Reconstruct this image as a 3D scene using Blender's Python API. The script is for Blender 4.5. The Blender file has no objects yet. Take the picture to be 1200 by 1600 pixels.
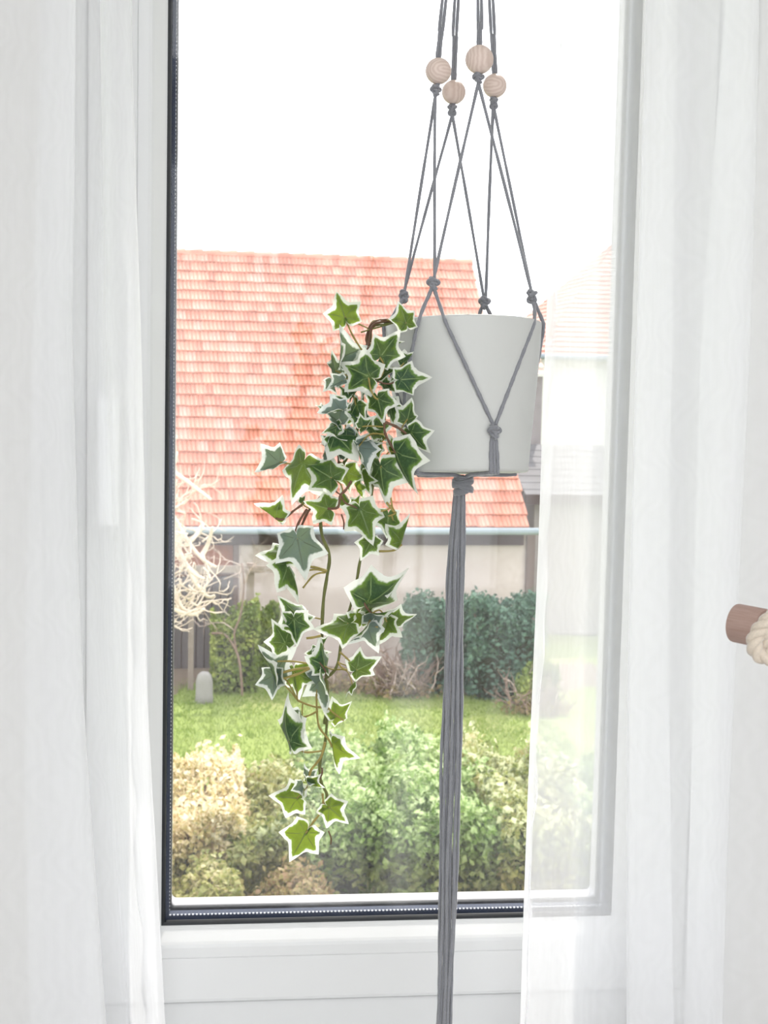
import bpy, bmesh, math, random
import numpy as np
from mathutils import Vector, Matrix
random.seed(7)
rng = np.random.default_rng(7)
C = bpy.context.scene.collection
SC = bpy.context.scene
PI = math.pi

# ------------------------------------------------------------------ camera
F = 2300.0                       # focal length in pixels of the 1200x1600 frame
YAW, PITCH, ROLL = math.radians(6.8), math.radians(-5.0), math.radians(1.18)
CAM = Vector((0.0, -1.65, 1.5))
fw = Vector((math.sin(YAW)*math.cos(PITCH), math.cos(YAW)*math.cos(PITCH), math.sin(PITCH)))
r0 = Vector((math.cos(YAW), -math.sin(YAW), 0))
u0 = r0.cross(fw)
rt = r0*math.cos(ROLL) + u0*math.sin(ROLL)
up = u0*math.cos(ROLL) - r0*math.sin(ROLL)
cd = bpy.data.cameras.new('camera')
cam = bpy.data.objects.new('camera', cd)
C.objects.link(cam)
cam.matrix_world = Matrix(((rt.x, up.x, -fw.x, CAM.x), (rt.y, up.y, -fw.y, CAM.y), (rt.z, up.z, -fw.z, CAM.z), (0, 0, 0, 1)))
cd.sensor_fit = 'VERTICAL'
cd.sensor_height = 36.0
cd.lens = F/1600*36
cd.clip_start, cd.clip_end = 0.05, 300
cd.dof.use_dof = True
cd.dof.focus_distance = 1.37
cd.dof.aperture_fstop = 26
SC.camera = cam

# ------------------------------------------------------------------ light and exposure
vs = SC.view_settings
SC.display_settings.display_device = 'sRGB'
vs.view_transform = 'Standard'
vs.look = 'None'
vs.gamma = 1.0
vs.use_curve_mapping = False
vs.exposure = 0.0
SC.cycles.use_denoising = True
SC.cycles.max_bounces = 12
SC.cycles.diffuse_bounces = 6
SC.cycles.transparent_max_bounces = 40
SC.cycles.sample_clamp_indirect = 8.0

W = bpy.data.worlds.new('sky')
SC.world = W
W.use_nodes = True
bg = W.node_tree.nodes['Background']
bg.inputs[0].default_value = (0.94, 0.965, 1.0, 1)
bg.inputs[1].default_value = 3.0

def light(name, kind, loc, energy, col, direction, **kw):
    d = bpy.data.lights.new(name, kind)
    d.energy = energy
    d.color = col
    for k, v in kw.items():
        setattr(d, k, v)
    o = bpy.data.objects.new(name, d)
    C.objects.link(o)
    o.location = loc
    o.rotation_euler = Vector(direction).to_track_quat('-Z', 'Y').to_euler()
    return o
SUN_AZ, SUN_EL = math.radians(19), math.radians(49)
sd = Vector((math.sin(SUN_AZ)*math.cos(SUN_EL), math.cos(SUN_AZ)*math.cos(SUN_EL), math.sin(SUN_EL)))
light('sun', 'SUN', (0, 0, 12), 4.8, (1.0, 0.95, 0.87), -sd, angle=math.radians(1.2))
# added fill light, unseen under the ceiling, behind and above the camera
light('room_fill_light', 'AREA', (0.1, -2.7, 2.585), 33, (0.97, 0.985, 1.0), (0, 0, -1), shape='RECTANGLE', size=2.0, size_y=1.6)

# ------------------------------------------------------------------ helpers
def P(px, py, depth):
    """world point seen at pixel (px,py) at the given distance along the viewing axis"""
    return CAM + (fw + rt*((px-600)/F) - up*((py-800)/F))*depth
def PY(px, py, y):
    d = fw + rt*((px-600)/F) - up*((py-800)/F)
    return CAM + d*((y-CAM.y)/d.y)
def PZ(px, py, z):
    d = fw + rt*((px-600)/F) - up*((py-800)/F)
    return CAM + d*((z-CAM.z)/d.z)

def tag(o, label=None, cat=None, group=None, kind=None):
    if label: o['label'] = label
    if cat: o['category'] = cat
    if group: o['group'] = group
    if kind: o['kind'] = kind
    return o
def thing(name, label, cat, loc=(0, 0, 0), group=None, kind=None):
    o = bpy.data.objects.new(name, None)
    C.objects.link(o)
    o.empty_display_size = 0.05
    o.location = loc
    return tag(o, label, cat, group, kind)
def link(name, me, m, parent=None, smooth=False):
    o = bpy.data.objects.new(name, me)
    C.objects.link(o)
    if m is not None and not me.materials:
        me.materials.append(m)
    if smooth:
        me.polygons.foreach_set('use_smooth', [True]*len(me.polygons))
    if parent is not None:
        o.parent = parent
        b = Vector((0, 0, 0))
        p = parent
        while p is not None:
            b += p.location
            p = p.parent
        o.location = -b if o.location.length == 0 else o.location
    return o
class MB:
    """mesh builder in world coordinates"""
    def __init__(s):
        s.v, s.f = [], []
    def add(s, v, f):
        n = len(s.v)
        s.v += [tuple(p) for p in v]
        s.f += [tuple(i+n for i in q) for q in f]
        return s
    def box(s, a, b, M=None):
        x0, y0, z0 = a; x1, y1, z1 = b
        v = [Vector(p) for p in ((x0,y0,z0),(x1,y0,z0),(x1,y1,z0),(x0,y1,z0),(x0,y0,z1),(x1,y0,z1),(x1,y1,z1),(x0,y1,z1))]
        if M is not None: v = [M @ p for p in v]
        return s.add(v, [(0,3,2,1),(4,5,6,7),(0,1,5,4),(1,2,6,5),(2,3,7,6),(3,0,4,7)])
    def tube(s, pts, r, n=8, cap=True):
        pts = [Vector(p) for p in pts]
        N = len(pts)
        rr = r if hasattr(r, '__len__') else [r]*N
        t = [(pts[min(i+1, N-1)]-pts[max(i-1, 0)]).normalized() for i in range(N)]
        a = t[0].orthogonal().normalized()
        base = len(s.v)
        for i in range(N):
            a = (a - t[i]*a.dot(t[i]))
            a = a.normalized() if a.length > 1e-9 else t[i].orthogonal().normalized()
            b = t[i].cross(a)
            for k in range(n):
                w = 2*PI*k/n
                s.v.append(tuple(pts[i] + (a*math.cos(w)+b*math.sin(w))*rr[i]))
        for i in range(N-1):
            for k in range(n):
                k2 = (k+1) % n
                s.f.append((base+i*n+k, base+i*n+k2, base+(i+1)*n+k2, base+(i+1)*n+k))
        if cap:
            s.f.append(tuple(base+k for k in reversed(range(n))))
            s.f.append(tuple(base+(N-1)*n+k for k in range(n)))
        return s
    def lathe(s, prof, M, n=48):
        base = len(s.v)
        for (r, z) in prof:
            for k in range(n):
                w = 2*PI*k/n
                s.v.append(tuple(M @ Vector((r*math.cos(w), r*math.sin(w), z))))
        for i in range(len(prof)-1):
            for k in range(n):
                k2 = (k+1) % n
                s.f.append((base+i*n+k, base+i*n+k2, base+(i+1)*n+k2, base+(i+1)*n+k))
        return s
    def build(s, name, m, parent=None, smooth=False):
        me = bpy.data.meshes.new(name)
        me.from_pydata(s.v, [], s.f)
        me.update()
        return link(name, me, m, parent, smooth)
def spline(pts, k=6):
    pts = [Vector(p) for p in pts]
    if len(pts) < 3:
        return [pts[0].lerp(pts[-1], i/k) for i in range(k+1)]
    out = []
    for i in range(len(pts)-1):
        p0, p1, p2, p3 = pts[max(i-1, 0)], pts[i], pts[i+1], pts[min(i+2, len(pts)-1)]
        for j in range(k):
            t = j/k
            out.append(0.5*((2*p1)+(p2-p0)*t+(2*p0-5*p1+4*p2-p3)*t*t+(3*p1-p0-3*p2+p3)*t*t*t))
    out.append(pts[-1])
    return out
def bevel(o, w, seg=2):
    md = o.modifiers.new('bevel', 'BEVEL')
    md.width = w; md.segments = seg; md.limit_method = 'ANGLE'; md.angle_limit = math.radians(35)
    return o

# ------------------------------------------------------------------ materials
class NT:
    def __init__(s, name):
        s.m = bpy.data.materials.new(name)
        s.m.use_nodes = True
        s.t = s.m.node_tree
        s.t.nodes.clear()
        s.out = s.t.nodes.new('ShaderNodeOutputMaterial')
    def n(s, typ, **kw):
        nd = s.t.nodes.new('ShaderNode'+typ)
        ins = kw.pop('ins', {})
        for k, v in kw.items():
            setattr(nd, k, v)
        for k, v in ins.items():
            s.set(nd.inputs[k], v)
        return nd
    def set(s, sock, v):
        if isinstance(v, bpy.types.NodeSocket):
            s.t.links.new(v, sock)
        elif isinstance(v, bpy.types.Node):
            s.t.links.new(v.outputs[0], sock)
        else:
            if hasattr(v, '__len__') and len(v) == 3 and sock.type == 'RGBA':
                v = (*v, 1)
            sock.default_value = v
    def math(s, op, a, b=0.0, c=0.0, clamp=False):
        return s.n('Math', operation=op, use_clamp=clamp, ins={0: a, 1: b, 2: c}).outputs[0]
    def mix(s, fac, a, b):
        nd = s.n('Mix', data_type='RGBA')
        s.set(nd.inputs[0], fac); s.set(nd.inputs[6], a); s.set(nd.inputs[7], b)
        return nd.outputs[2]
    def ramp(s, fac, stops):
        nd = s.n('ValToRGB')
        cr = nd.color_ramp
        while len(cr.elements) < len(stops): cr.elements.new(0.5)
        for e, (p, c) in zip(cr.elements, stops):
            e.position = p
            e.color = (*c, 1) if hasattr(c, '__len__') else (c, c, c, 1)
        s.set(nd.inputs[0], fac)
        return nd.outputs[0]
    def pos(s):
        return s.n('NewGeometry').outputs['Position']
    def noise(s, scale, detail=3, rough=0.5, vec=None, sc=None):
        v = vec if vec is not None else s.pos()
        if sc is not None:
            v = s.n('Mapping', ins={'Vector': v, 'Scale': sc}).outputs[0]
        return s.n('TexNoise', ins={'Vector': v, 'Scale': scale, 'Detail': detail, 'Roughness': rough}).outputs[0]
    def bump(s, h, strength=0.3, dist=0.002):
        return s.n('Bump', ins={'Height': h, 'Strength': strength, 'Distance': dist}).outputs[0]
    def bsdf(s, col, rough=0.5, normal=None, spec=0.5, **ins):
        nd = s.n('BsdfPrincipled', ins={'Base Color': col, 'Roughness': rough, 'Specular IOR Level': spec})
        if normal is not None: s.set(nd.inputs['Normal'], normal)
        for k, v in ins.items(): s.set(nd.inputs[k], v)
        return nd.outputs[0]
    def done(s, sh):
        s.t.links.new(sh, s.out.inputs[0])
        return s.m
def plain(name, c, rough=0.5, spec=0.5, nscale=None, namt=0.12, bump=0.0, bscale=200, sc=None):
    m = NT(name)
    col = c
    if nscale:
        nz = m.noise(nscale, 4, 0.6, sc=sc)
        col = m.mix(nz, tuple(x*(1-namt) for x in c), tuple(min(1, x*(1+namt)) for x in c))
    nrm = m.bump(m.noise(bscale, 3), bump, 0.001) if bump else None
    return m.done(m.bsdf(col, rough, nrm, spec))

M_wall = plain('wall_paint', (0.80, 0.79, 0.77), 0.9, 0.2, nscale=3, namt=0.02, bump=0.15, bscale=350)
M_ceil = plain('ceiling_paint', (0.85, 0.85, 0.84), 0.9, 0.2)
M_floor = plain('pale_floor', (0.62, 0.61, 0.60), 0.6, 0.4, nscale=3, sc=(1, 12, 1), namt=0.2)
M_pvc = plain('white_pvc', (0.76, 0.765, 0.77), 0.32, 0.5, nscale=5, namt=0.01)
M_gasket = plain('black_rubber', (0.012, 0.014, 0.017), 0.45, 0.4)
M_spacer = plain('spacer_blue_grey', (0.018, 0.030, 0.065), 0.6, 0.2)
M_dot = plain('spacer_perforation', (0.75, 0.76, 0.8), 0.4)
M_alu = plain('outer_frame_white', (0.42, 0.41, 0.43), 0.5)
M_handle = plain('handle_white', (0.88, 0.885, 0.89), 0.3)
M_pot = plain('white_pot_glaze', (0.60, 0.608, 0.59), 0.5, 0.4, nscale=40, namt=0.015, bump=0.05, bscale=500)
M_soil = plain('dark_soil', (0.05, 0.035, 0.025), 0.95, 0.1, nscale=80, namt=0.5, bump=0.8, bscale=150)

def m_glass():
    m = NT('window_glass')
    bf = m.n('NewGeometry').outputs['Backfacing']      # both faces of a pane reflect alike
    fr = m.n('Fresnel', ins={'IOR': m.math('SUBTRACT', 1.5, m.math('MULTIPLY', bf, 1.5-1/1.5))})
    tr = m.n('BsdfTransparent', ins={'Color': (0.982, 0.982, 0.984)})
    gl = m.n('BsdfGlossy', ins={'Color': (1, 1, 1), 'Roughness': 0.03})
    a = m.n('MixShader', ins={0: m.math('MULTIPLY', fr.outputs[0], 0.45), 1: tr.outputs[0], 2: gl.outputs[0]})
    # veiling glare and streaky reflections put into the glass as a pale film
    st = m.noise(1.0, 3, 0.6, sc=(14, 1, 0.5))
    st2 = m.noise(9.0, 4, 0.6)
    d = m.math('ADD', m.math('MULTIPLY', m.ramp(st, [(0.5, 0.0), (0.72, 1.0)]), 0.012), m.math('MULTIPLY', st2, 0.005))
    df = m.n('BsdfTranslucent', ins={'Color': (0.95, 0.95, 0.97)})
    return m.done(m.n('MixShader', ins={0: d, 1: a.outputs[0], 2: df.outputs[0]}).outputs[0])
M_glass = m_glass()

def m_curtain():
    m = NT('sheer_voile')
    lw = m.n('LayerWeight', ins={'Blend': 0.35})
    uvx = m.n('TexCoord').outputs['UV']
    # slubs of the weave: long faint vertical and wavy threads
    w1 = m.noise(2.2, 3, 0.6, vec=uvx, sc=(60, 3, 1))
    w2 = m.n('TexWave', wave_type='BANDS', bands_direction='X', ins={'Vector': uvx, 'Scale': 22.0, 'Distortion': 18.0, 'Detail': 2.0, 'Detail Scale': 0.8}).outputs['Fac']
    op = m.math('ADD', 0.52, m.math('MULTIPLY', lw.outputs['Facing'], 0.36))
    op = m.math('ADD', op, m.math('MULTIPLY', m.math('SUBTRACT', w1, 0.5), 0.05))
    op = m.math('ADD', op, m.math('MULTIPLY', m.math('SUBTRACT', w2, 0.5), 0.012), clamp=True)
    df = m.n('BsdfDiffuse', ins={'Color': (0.95, 0.952, 0.962)})
    tl = m.n('BsdfTranslucent', ins={'Color': (0.95, 0.955, 0.972)})
    f = m.n('MixShader', ins={0: 0.42, 1: df.outputs[0], 2: tl.outputs[0]})
    tr = m.n('BsdfTransparent', ins={'Color': (1, 1, 1)})
    return m.done(m.n('MixShader', ins={0: op, 1: tr.outputs[0], 2: f.outputs[0]}).outputs[0])
M_curtain = m_curtain()

def m_bead():
    m = NT('beech_bead')
    tc = m.n('TexCoord').outputs['Object']
    w = m.n('TexWave', wave_type='RINGS', ins={'Vector': m.n('Mapping', ins={'Vector': tc, 'Location': (0.006, 0.012, 0.0)}).outputs[0], 'Scale': 90.0, 'Distortion': 2.5, 'Detail': 3.0, 'Detail Scale': 2.0}).outputs['Fac']
    col = m.mix(w, (0.66, 0.52, 0.455), (0.76, 0.63, 0.565))
    return m.done(m.bsdf(col, 0.5, None, 0.35))
M_bead = m_bead()

def m_cord(name, c):
    m = NT(name)
    nz = m.noise(900, 3, 0.7)
    nz2 = m.noise(60, 2)
    col = m.mix(nz, tuple(x*0.65 for x in c), tuple(x*1.3 for x in c))
    col = m.mix(m.math('MULTIPLY', nz2, 0.35), col, tuple(x*1.3 for x in c))
    return m.done(m.bsdf(col, 0.85, m.bump(nz, 0.5, 0.0006), 0.15, **{'Sheen Weight': 1.0, 'Sheen Roughness': 0.35}))
M_cord = m_cord('grey_jersey_cord', (0.245, 0.25, 0.272))
M_rope = m_cord('natural_cotton_rope', (0.62, 0.54, 0.45))

def m_dowel():
    m = NT('walnut_dowel')
    tc = m.n('TexCoord').outputs['Object']
    nz = m.noise(1.0, 5, 0.65, vec=tc, sc=(900, 900, 60))
    n2 = m.noise(1.0, 3, 0.5, vec=tc, sc=(240, 240, 22))
    col = m.mix(nz, (0.26, 0.16, 0.13), (0.56, 0.42, 0.37))
    col = m.mix(m.math('MULTIPLY', n2, 0.6), col, (0.33, 0.21, 0.175))
    return m.done(m.bsdf(col, 0.6, m.bump(nz, 0.5, 0.0004), 0.3))
M_dowel = m_dowel()

def m_leaf():
    m = NT('variegated_ivy_leaf')
    uv = m.n('UVMap', uv_map='polar').outputs[0]
    s = m.n('SeparateXYZ', ins={0: uv})
    fr, th = s.outputs[0], s.outputs[1]           # radial fraction, |angle| / pi
    fl = m.n('UVMap', uv_map='flat').outputs[0]
    oi = m.n('ObjectInfo').outputs['Random']
    off = m.n('CombineXYZ', ins={0: m.math('MULTIPLY', oi, 40.0), 1: m.math('MULTIPLY', oi, 17.0), 2: 0.0})
    fv = m.n('VectorMath', operation='ADD', ins={0: fl, 1: off.outputs[0]}).outputs[0]
    n1 = m.noise(1.9, 3, 0.55, vec=fv)
    n2 = m.noise(11.0, 5, 0.85, vec=fv)
    # cream margin with an uneven inner edge
    e = m.math('ADD', fr, m.math('MULTIPLY', m.math('SUBTRACT', n1, 0.5), 0.62))
    e = m.math('ADD', e, m.math('MULTIPLY', m.math('SUBTRACT', n2, 0.5), 0.08))
    marg = m.ramp(e, [(0.76, 0.0), (0.83, 1.0)])
    halo = m.ramp(e, [(0.60, 0.0), (0.80, 1.0)])
    green = m.mix(n2, (0.010, 0.036, 0.015), (0.028, 0.080, 0.026))
    rnd = m.math('FRACT', m.math('MULTIPLY', oi, 7.31))
    green = m.mix(m.math('MULTIPLY', rnd, 0.55), green, (0.016, 0.052, 0.036))
    green = m.mix(m.math('MULTIPLY', m.ramp(n2, [(0.50, 0.0), (0.62, 1.0)]), 0.45), green, (0.09, 0.18, 0.06))
    green = m.mix(m.math('MULTIPLY', halo, 0.85), green, (0.16, 0.30, 0.045))
    # veins from the petiole to each lobe
    R = m.math('MULTIPLY', fr, 1.0)
    vein = None
    for k in (0.0, 58/180, 122/180):
        d = m.math('ABSOLUTE', m.math('SINE', m.math('MULTIPLY', m.math('SUBTRACT', th, k), PI)))
        d = m.math('MULTIPLY', d, R)
        d = m.math('ADD', d, m.math('MULTIPLY', m.math('ABSOLUTE', m.math('SUBTRACT', th, k)), 0.1))
        vein = d if vein is None else m.math('MINIMUM', vein, d)
    vm = m.ramp(vein, [(0.010, 1.0), (0.030, 0.0)])
    vm = m.math('MULTIPLY', vm, m.ramp(fr, [(0.55, 1.0), (0.8, 0.0)]))
    front = m.mix(m.math('MULTIPLY', vm, 0.85), green, (0.22, 0.32, 0.12))
    white = (0.84, 0.86, 0.79)
    front = m.mix(marg, front, white)
    back = m.mix(m.math('MULTIPLY', n2, 0.6), (0.11, 0.16, 0.14), (0.20, 0.26, 0.24))
    back = m.mix(m.math('MULTIPLY', vm, 0.6), back, (0.12, 0.15, 0.08))
    back = m.mix(marg, back, (0.74, 0.78, 0.75))
    bf = m.n('NewGeometry').outputs['Backfacing']
    col = m.mix(bf, front, back)
    tcol = m.mix(marg, m.mix(vm, (0.30, 0.40, 0.035), (0.08, 0.08, 0.01)), (0.85, 0.88, 0.78))
    bmp = m.bump(m.math('SUBTRACT', n2, m.math('MULTIPLY', vm, 1.2)), 0.35, 0.0008)
    a = m.bsdf(col, 0.42, bmp, 0.3)
    t = m.n('BsdfTranslucent', ins={'Color': tcol})
    thin = m.n('Attribute', attribute_type='OBJECT', attribute_name='thin').outputs['Fac']
    return m.done(m.n('MixShader', ins={0: m.math('ADD', m.math('ADD', 0.08, m.math('MULTIPLY', marg, 0.22)), m.math('MULTIPLY', thin, 0.42)), 1: a, 2: t.outputs[0]}).outputs[0])
M_leaf = m_leaf()
M_vine = plain('vine_green_brown', (0.15, 0.16, 0.05), 0.5, 0.3, nscale=60, namt=0.45)
M_vine2 = plain('vine_brown', (0.14, 0.075, 0.045), 0.5, 0.3, nscale=60, namt=0.4)
M_pet = plain('petiole_ochre', (0.30, 0.24, 0.07), 0.5, 0.3, nscale=60, namt=0.35)

ZG = -3.0
# outdoors
def m_tile(tw, th, ang, name='clay_roof_tile', base=((0.40, 0.13, 0.08), (0.60, 0.25, 0.165))):
    m = NT(name)
    p = m.n('VectorRotate', rotation_type='Z_AXIS', ins={'Vector': m.pos(), 'Angle': -ang}).outputs[0]
    s = m.n('SeparateXYZ', ins={0: p})
    c = m.n('CombineXYZ', ins={0: m.math('FLOOR', m.math('DIVIDE', s.outputs[0], tw)), 1: m.math('FLOOR', m.math('DIVIDE', s.outputs[2], th)), 2: 0.0})
    wn = m.n('TexWhiteNoise', noise_dimensions='2D', ins={'Vector': c.outputs[0]}).outputs['Value']
    big = m.noise(0.55, 4, 0.6)
    col = m.mix(wn, base[0], base[1])
    # lichen on single tiles, more in broad patches
    li = m.math('MULTIPLY', m.ramp(wn, [(0.62, 0.0), (0.8, 1.0)]), m.ramp(big, [(0.42, 0.0), (0.6, 1.0)]))
    col = m.mix(m.math('MULTIPLY', li, 0.5), col, (0.34, 0.26, 0.23))
    col = m.mix(m.math('MULTIPLY', m.noise(25, 3), 0.12), col, (0.65, 0.42, 0.32))
    return m.done(m.bsdf(col, 0.6, None, 0.3))
def m_plaster():
    m = NT('weathered_plaster')
    n = m.noise(1.6, 5, 0.65)
    n2 = m.noise(7, 4, 0.6)
    col = m.mix(n, (0.42, 0.35, 0.315), (0.62, 0.54, 0.49))
    col = m.mix(m.math('MULTIPLY', m.ramp(n2, [(0.5, 0.0), (0.7, 1.0)]), 0.4), col, (0.40, 0.31, 0.27))
    return m.done(m.bsdf(col, 0.95, None, 0.1))
def m_foliage(name, cols, transl=0.35, low=None, zlow=(0, 1), top_light=None):
    m = NT(name)
    p = m.pos()
    wn = m.noise(30, 2, 0.8)
    big = m.noise(1.9, 3, 0.6)
    f = m.math('ADD', m.math('MULTIPLY', m.math('SUBTRACT', wn, 0.5), 1.1), big, clamp=True)
    n = len(cols)
    col = m.ramp(f, [(0.28+0.44*i/(n-1), c) for i, c in enumerate(cols)])
    if low:      # old dry leaves in the lower part of the plant
        z = m.n('SeparateXYZ', ins={0: p}).outputs[2]
        k = m.n('MapRange', ins={0: z, 1: zlow[0], 2: zlow[1], 3: 1.0, 4: 0.0}).outputs[0]
        k = m.math('MULTIPLY', k, m.ramp(m.noise(1.3, 4, 0.6), [(0.42, 0.0), (0.56, 1.0)]))
        col = m.mix(k, col, low)
    if top_light:     # bright highlights painted into the leaf colour at the top
        z = m.n('SeparateXYZ', ins={0: p}).outputs[2]
        k = m.n('MapRange', ins={0: z, 1: ZG+0.85, 2: ZG+1.3, 3: 0.0, 4: 1.0}).outputs[0]
        k = m.math('MULTIPLY', k, m.ramp(m.noise(11, 3, 0.7), [(0.45, 0.0), (0.60, 1.0)]))
        col = m.mix(k, col, top_light)
    a = m.bsdf(col, 0.6, None, 0.25)
    t = m.n('BsdfTranslucent', ins={'Color': col})
    return m.done(m.n('MixShader', ins={0: transl, 1: a, 2: t.outputs[0]}).outputs[0])
def m_lawn():
    m = NT('lawn_grass')
    n = m.noise(0.9, 5, 0.65)
    n2 = m.noise(14, 4, 0.7)
    col = m.mix(n, (0.19, 0.26, 0.06), (0.31, 0.37, 0.11))
    col = m.mix(m.math('MULTIPLY', n2, 0.5), col, (0.17, 0.20, 0.07))
    col = m.mix(m.math('MULTIPLY', m.ramp(m.noise(0.6, 3), [(0.52, 0.0), (0.66, 1.0)]), 0.4), col, (0.26, 0.22, 0.12))
    return m.done(m.bsdf(col, 0.9, m.bump(n2, 0.6, 0.05), 0.1))
M_lawn = m_lawn()
M_earth = plain('bare_earth_bed', (0.20, 0.155, 0.12), 0.95, 0.1, nscale=6, namt=0.35, bump=0.5, bscale=20)
M_plaster = m_plaster()
M_timber = plain('old_timber', (0.15, 0.11, 0.10), 0.85, 0.2, nscale=8, sc=(1, 1, 0.15), namt=0.4)
M_darktimber = plain('dark_eaves_timber', (0.065, 0.04, 0.038), 0.9, 0.2, nscale=6, namt=0.4)
M_planks = plain('grey_weathered_planks', (0.115, 0.10, 0.10), 0.9, 0.15, nscale=10, sc=(1, 1, 0.1), namt=0.5)
M_brick = plain('red_brick_infill', (0.32, 0.12, 0.07), 0.9, 0.15, nscale=9, namt=0.45)
M_gutter = plain('zinc_gutter', (0.27, 0.32, 0.36), 0.45, 0.5, nscale=3, namt=0.1)
M_post = plain('grey_wood_post', (0.27, 0.22, 0.19), 0.9, 0.15, nscale=8, namt=0.25)
M_stone = plain('pale_stone', (0.28, 0.265, 0.25), 0.9, 0.15, nscale=12, namt=0.2, bump=0.4, bscale=30)
M_housewall = plain('white_render', (0.66, 0.65, 0.63), 0.9, 0.1, nscale=2, namt=0.04)
M_annex = plain('grey_render', (0.28, 0.25, 0.25), 0.9, 0.1, nscale=3, namt=0.25)
M_slate = plain('dark_slate', (0.10, 0.095, 0.10), 0.7, 0.3, nscale=6, namt=0.35)
M_branch = plain('pale_dry_branch', (0.60, 0.50, 0.40), 0.85, 0.15, nscale=25, namt=0.3)
M_twig = plain('brown_twig', (0.22, 0.15, 0.12), 0.9, 0.15, nscale=15, namt=0.4)
M_paletwig = plain('pale_twig', (0.48, 0.38, 0.32), 0.9, 0.15, nscale=15, namt=0.3)
M_blue = plain('blue_plastic', (0.06, 0.15, 0.45), 0.4)
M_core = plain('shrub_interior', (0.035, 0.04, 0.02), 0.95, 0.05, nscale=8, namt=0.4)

# ------------------------------------------------------------------ room shell
gl = PY(257, 800, -0.004).x          # the visible glass of the window
gl2 = (PY(263, 30, -0.008).x + PY(251, 1440, -0.008).x)/2
gx0 = gl2
gx1 = (PY(1006, 30, -0.008).x + PY(953, 1420, -0.008).x)/2
gz0 = (PY(252, 1446, -0.008).z + PY(820, 1433, -0.008).z)/2
gz1 = 2.36
WY = -0.03                            # room face of the window wall
RX0, RX1, RY, RH = -1.7, 1.75, -4.2, 2.62
HB = 0.11                             # hole beyond the glass

wl = MB()
hx0, hx1, hz0, hz1 = gx0-HB-0.02, gx1+HB+0.02, gz0-HB-0.02, gz1+HB
wl.box((RX0-0.2, WY, -0.2), (hx0, 0.32, RH+0.2)).box((hx1, WY, -0.2), (RX1+0.2, 0.32, RH+0.2))
wl.box((hx0, WY, -0.2), (hx1, 0.32, hz0)).box((hx0, WY, hz1), (hx1, 0.32, RH+0.2))
tag(wl.build('wall_front', M_wall), 'white wall around the window', 'wall', kind='structure')
tag(MB().box((RX0-0.2, RY-0.2, 0), (RX0, WY, RH)).build('wall_left', M_wall), 'white side wall left of the window, outside the picture', 'wall', kind='structure')
tag(MB().box((RX1, RY-0.2, 0), (RX1+0.2, WY, RH)).build('wall_right', M_wall), 'white side wall right of the window, outside the picture', 'wall', kind='structure')
bw = MB()  # back wall; its opening is added to let fill daylight in
bw.box((RX0, RY-0.2, 0), (RX1, RY, 0.65)).box((RX0, RY-0.2, 2.35), (RX1, RY, RH))
bw.box((RX0, RY-0.2, 0.65), (-0.95, RY, 2.35)).box((1.35, RY-0.2, 0.65), (RX1, RY, 2.35))
tag(bw.build('wall_back', M_wall), 'white wall behind the viewer with an added opening for fill daylight', 'wall', kind='structure')
tag(MB().box((RX0-0.2, RY-0.2, -0.2), (RX1+0.2, WY, 0)).build('floor', M_floor), 'wooden room floor below the picture', 'floor', kind='structure')
tag(MB().box((RX0-0.2, RY-0.2, RH), (RX1+0.2, WY, RH+0.2)).build('ceiling', M_ceil), 'white ceiling above the picture', 'ceiling', kind='structure')

# ------------------------------------------------------------------ the window
def ring(mb, prof, rad=0.0, seg=1):
    """closed moulding around the glass rectangle; prof = (offset outward, y)"""
    loops = []
    for off, y in prof:
        x0, x1, z0, z1 = gx0-off, gx1+off, gz0-off, gz1+off
        pts = []
        cs = [(x0, z0, 1, 1, PI), (x1, z0, -1, 1, 1.5*PI), (x1, z1, -1, -1, 0), (x0, z1, 1, -1, 0.5*PI)]
        for (cx, cz, sx, sz, a0) in cs:
            if rad <= 0:
                pts.append((cx, y, cz))
            else:
                ox, oz = cx+sx*rad, cz+sz*rad
                for k in range(seg+1):
                    a = a0 + 0.5*PI*k/seg
                    pts.append((ox+rad*math.cos(a), y, oz+rad*math.sin(a)))
        loops.append(pts)
    n = len(loops[0])
    v = [p for l in loops for p in l]
    f = []
    for i in range(len(loops)-1):
        for k in range(n):
            k2 = (k+1) % n
            f.append((i*n+k, i*n+k2, (i+1)*n+k2, (i+1)*n+k))
    return mb.add(v, f)
win = thing('window_1', 'white framed window with dark glazing seal behind the hanging plant', 'window', ((gx0+gx1)/2, 0, gz0), kind='structure')
ring(MB(), [(-0.001, -0.006), (0.0, -0.010), (0.002, -0.012), (0.013, -0.026), (0.0155, -0.0285), (0.019, -0.0295), (0.030, -0.0298), (0.0305, -0.0288), (0.0312, -0.0298),
            (0.078, -0.031), (0.0815, -0.030), (0.083, -0.026), (0.083, 0.02), (0.0, 0.02), (-0.001, -0.006)]).build('sash_frame', M_pvc, win)
ring(MB(), [(0.0845, 0.03), (0.0845, -0.0185), (0.087, -0.0205), (0.128, -0.021), (0.1295, -0.019), (0.1295, 0.06), (0.0845, 0.06), (0.0845, 0.03)]).build('fixed_frame', M_pvc, win)
ring(MB(), [(0.0005, -0.0095), (-0.0035, -0.0085), (-0.0048, -0.0065), (-0.0048, -0.004), (0.0005, -0.004)]).build('inner_seal', M_gasket, win)
ring(MB(), [(0.0, 0.0005), (-0.0088, 0.0005), (-0.0088, 0.0150), (0.0, 0.0150)]).build('spacer_bar', M_spacer, win)
ring(MB(), [(0.0, 0.0205), (-0.0098, 0.0205), (-0.0110, 0.0225), (-0.0110, 0.0265), (0.0, 0.0265)], 0.004, 4).build('outer_seal', M_gasket, win)
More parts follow.
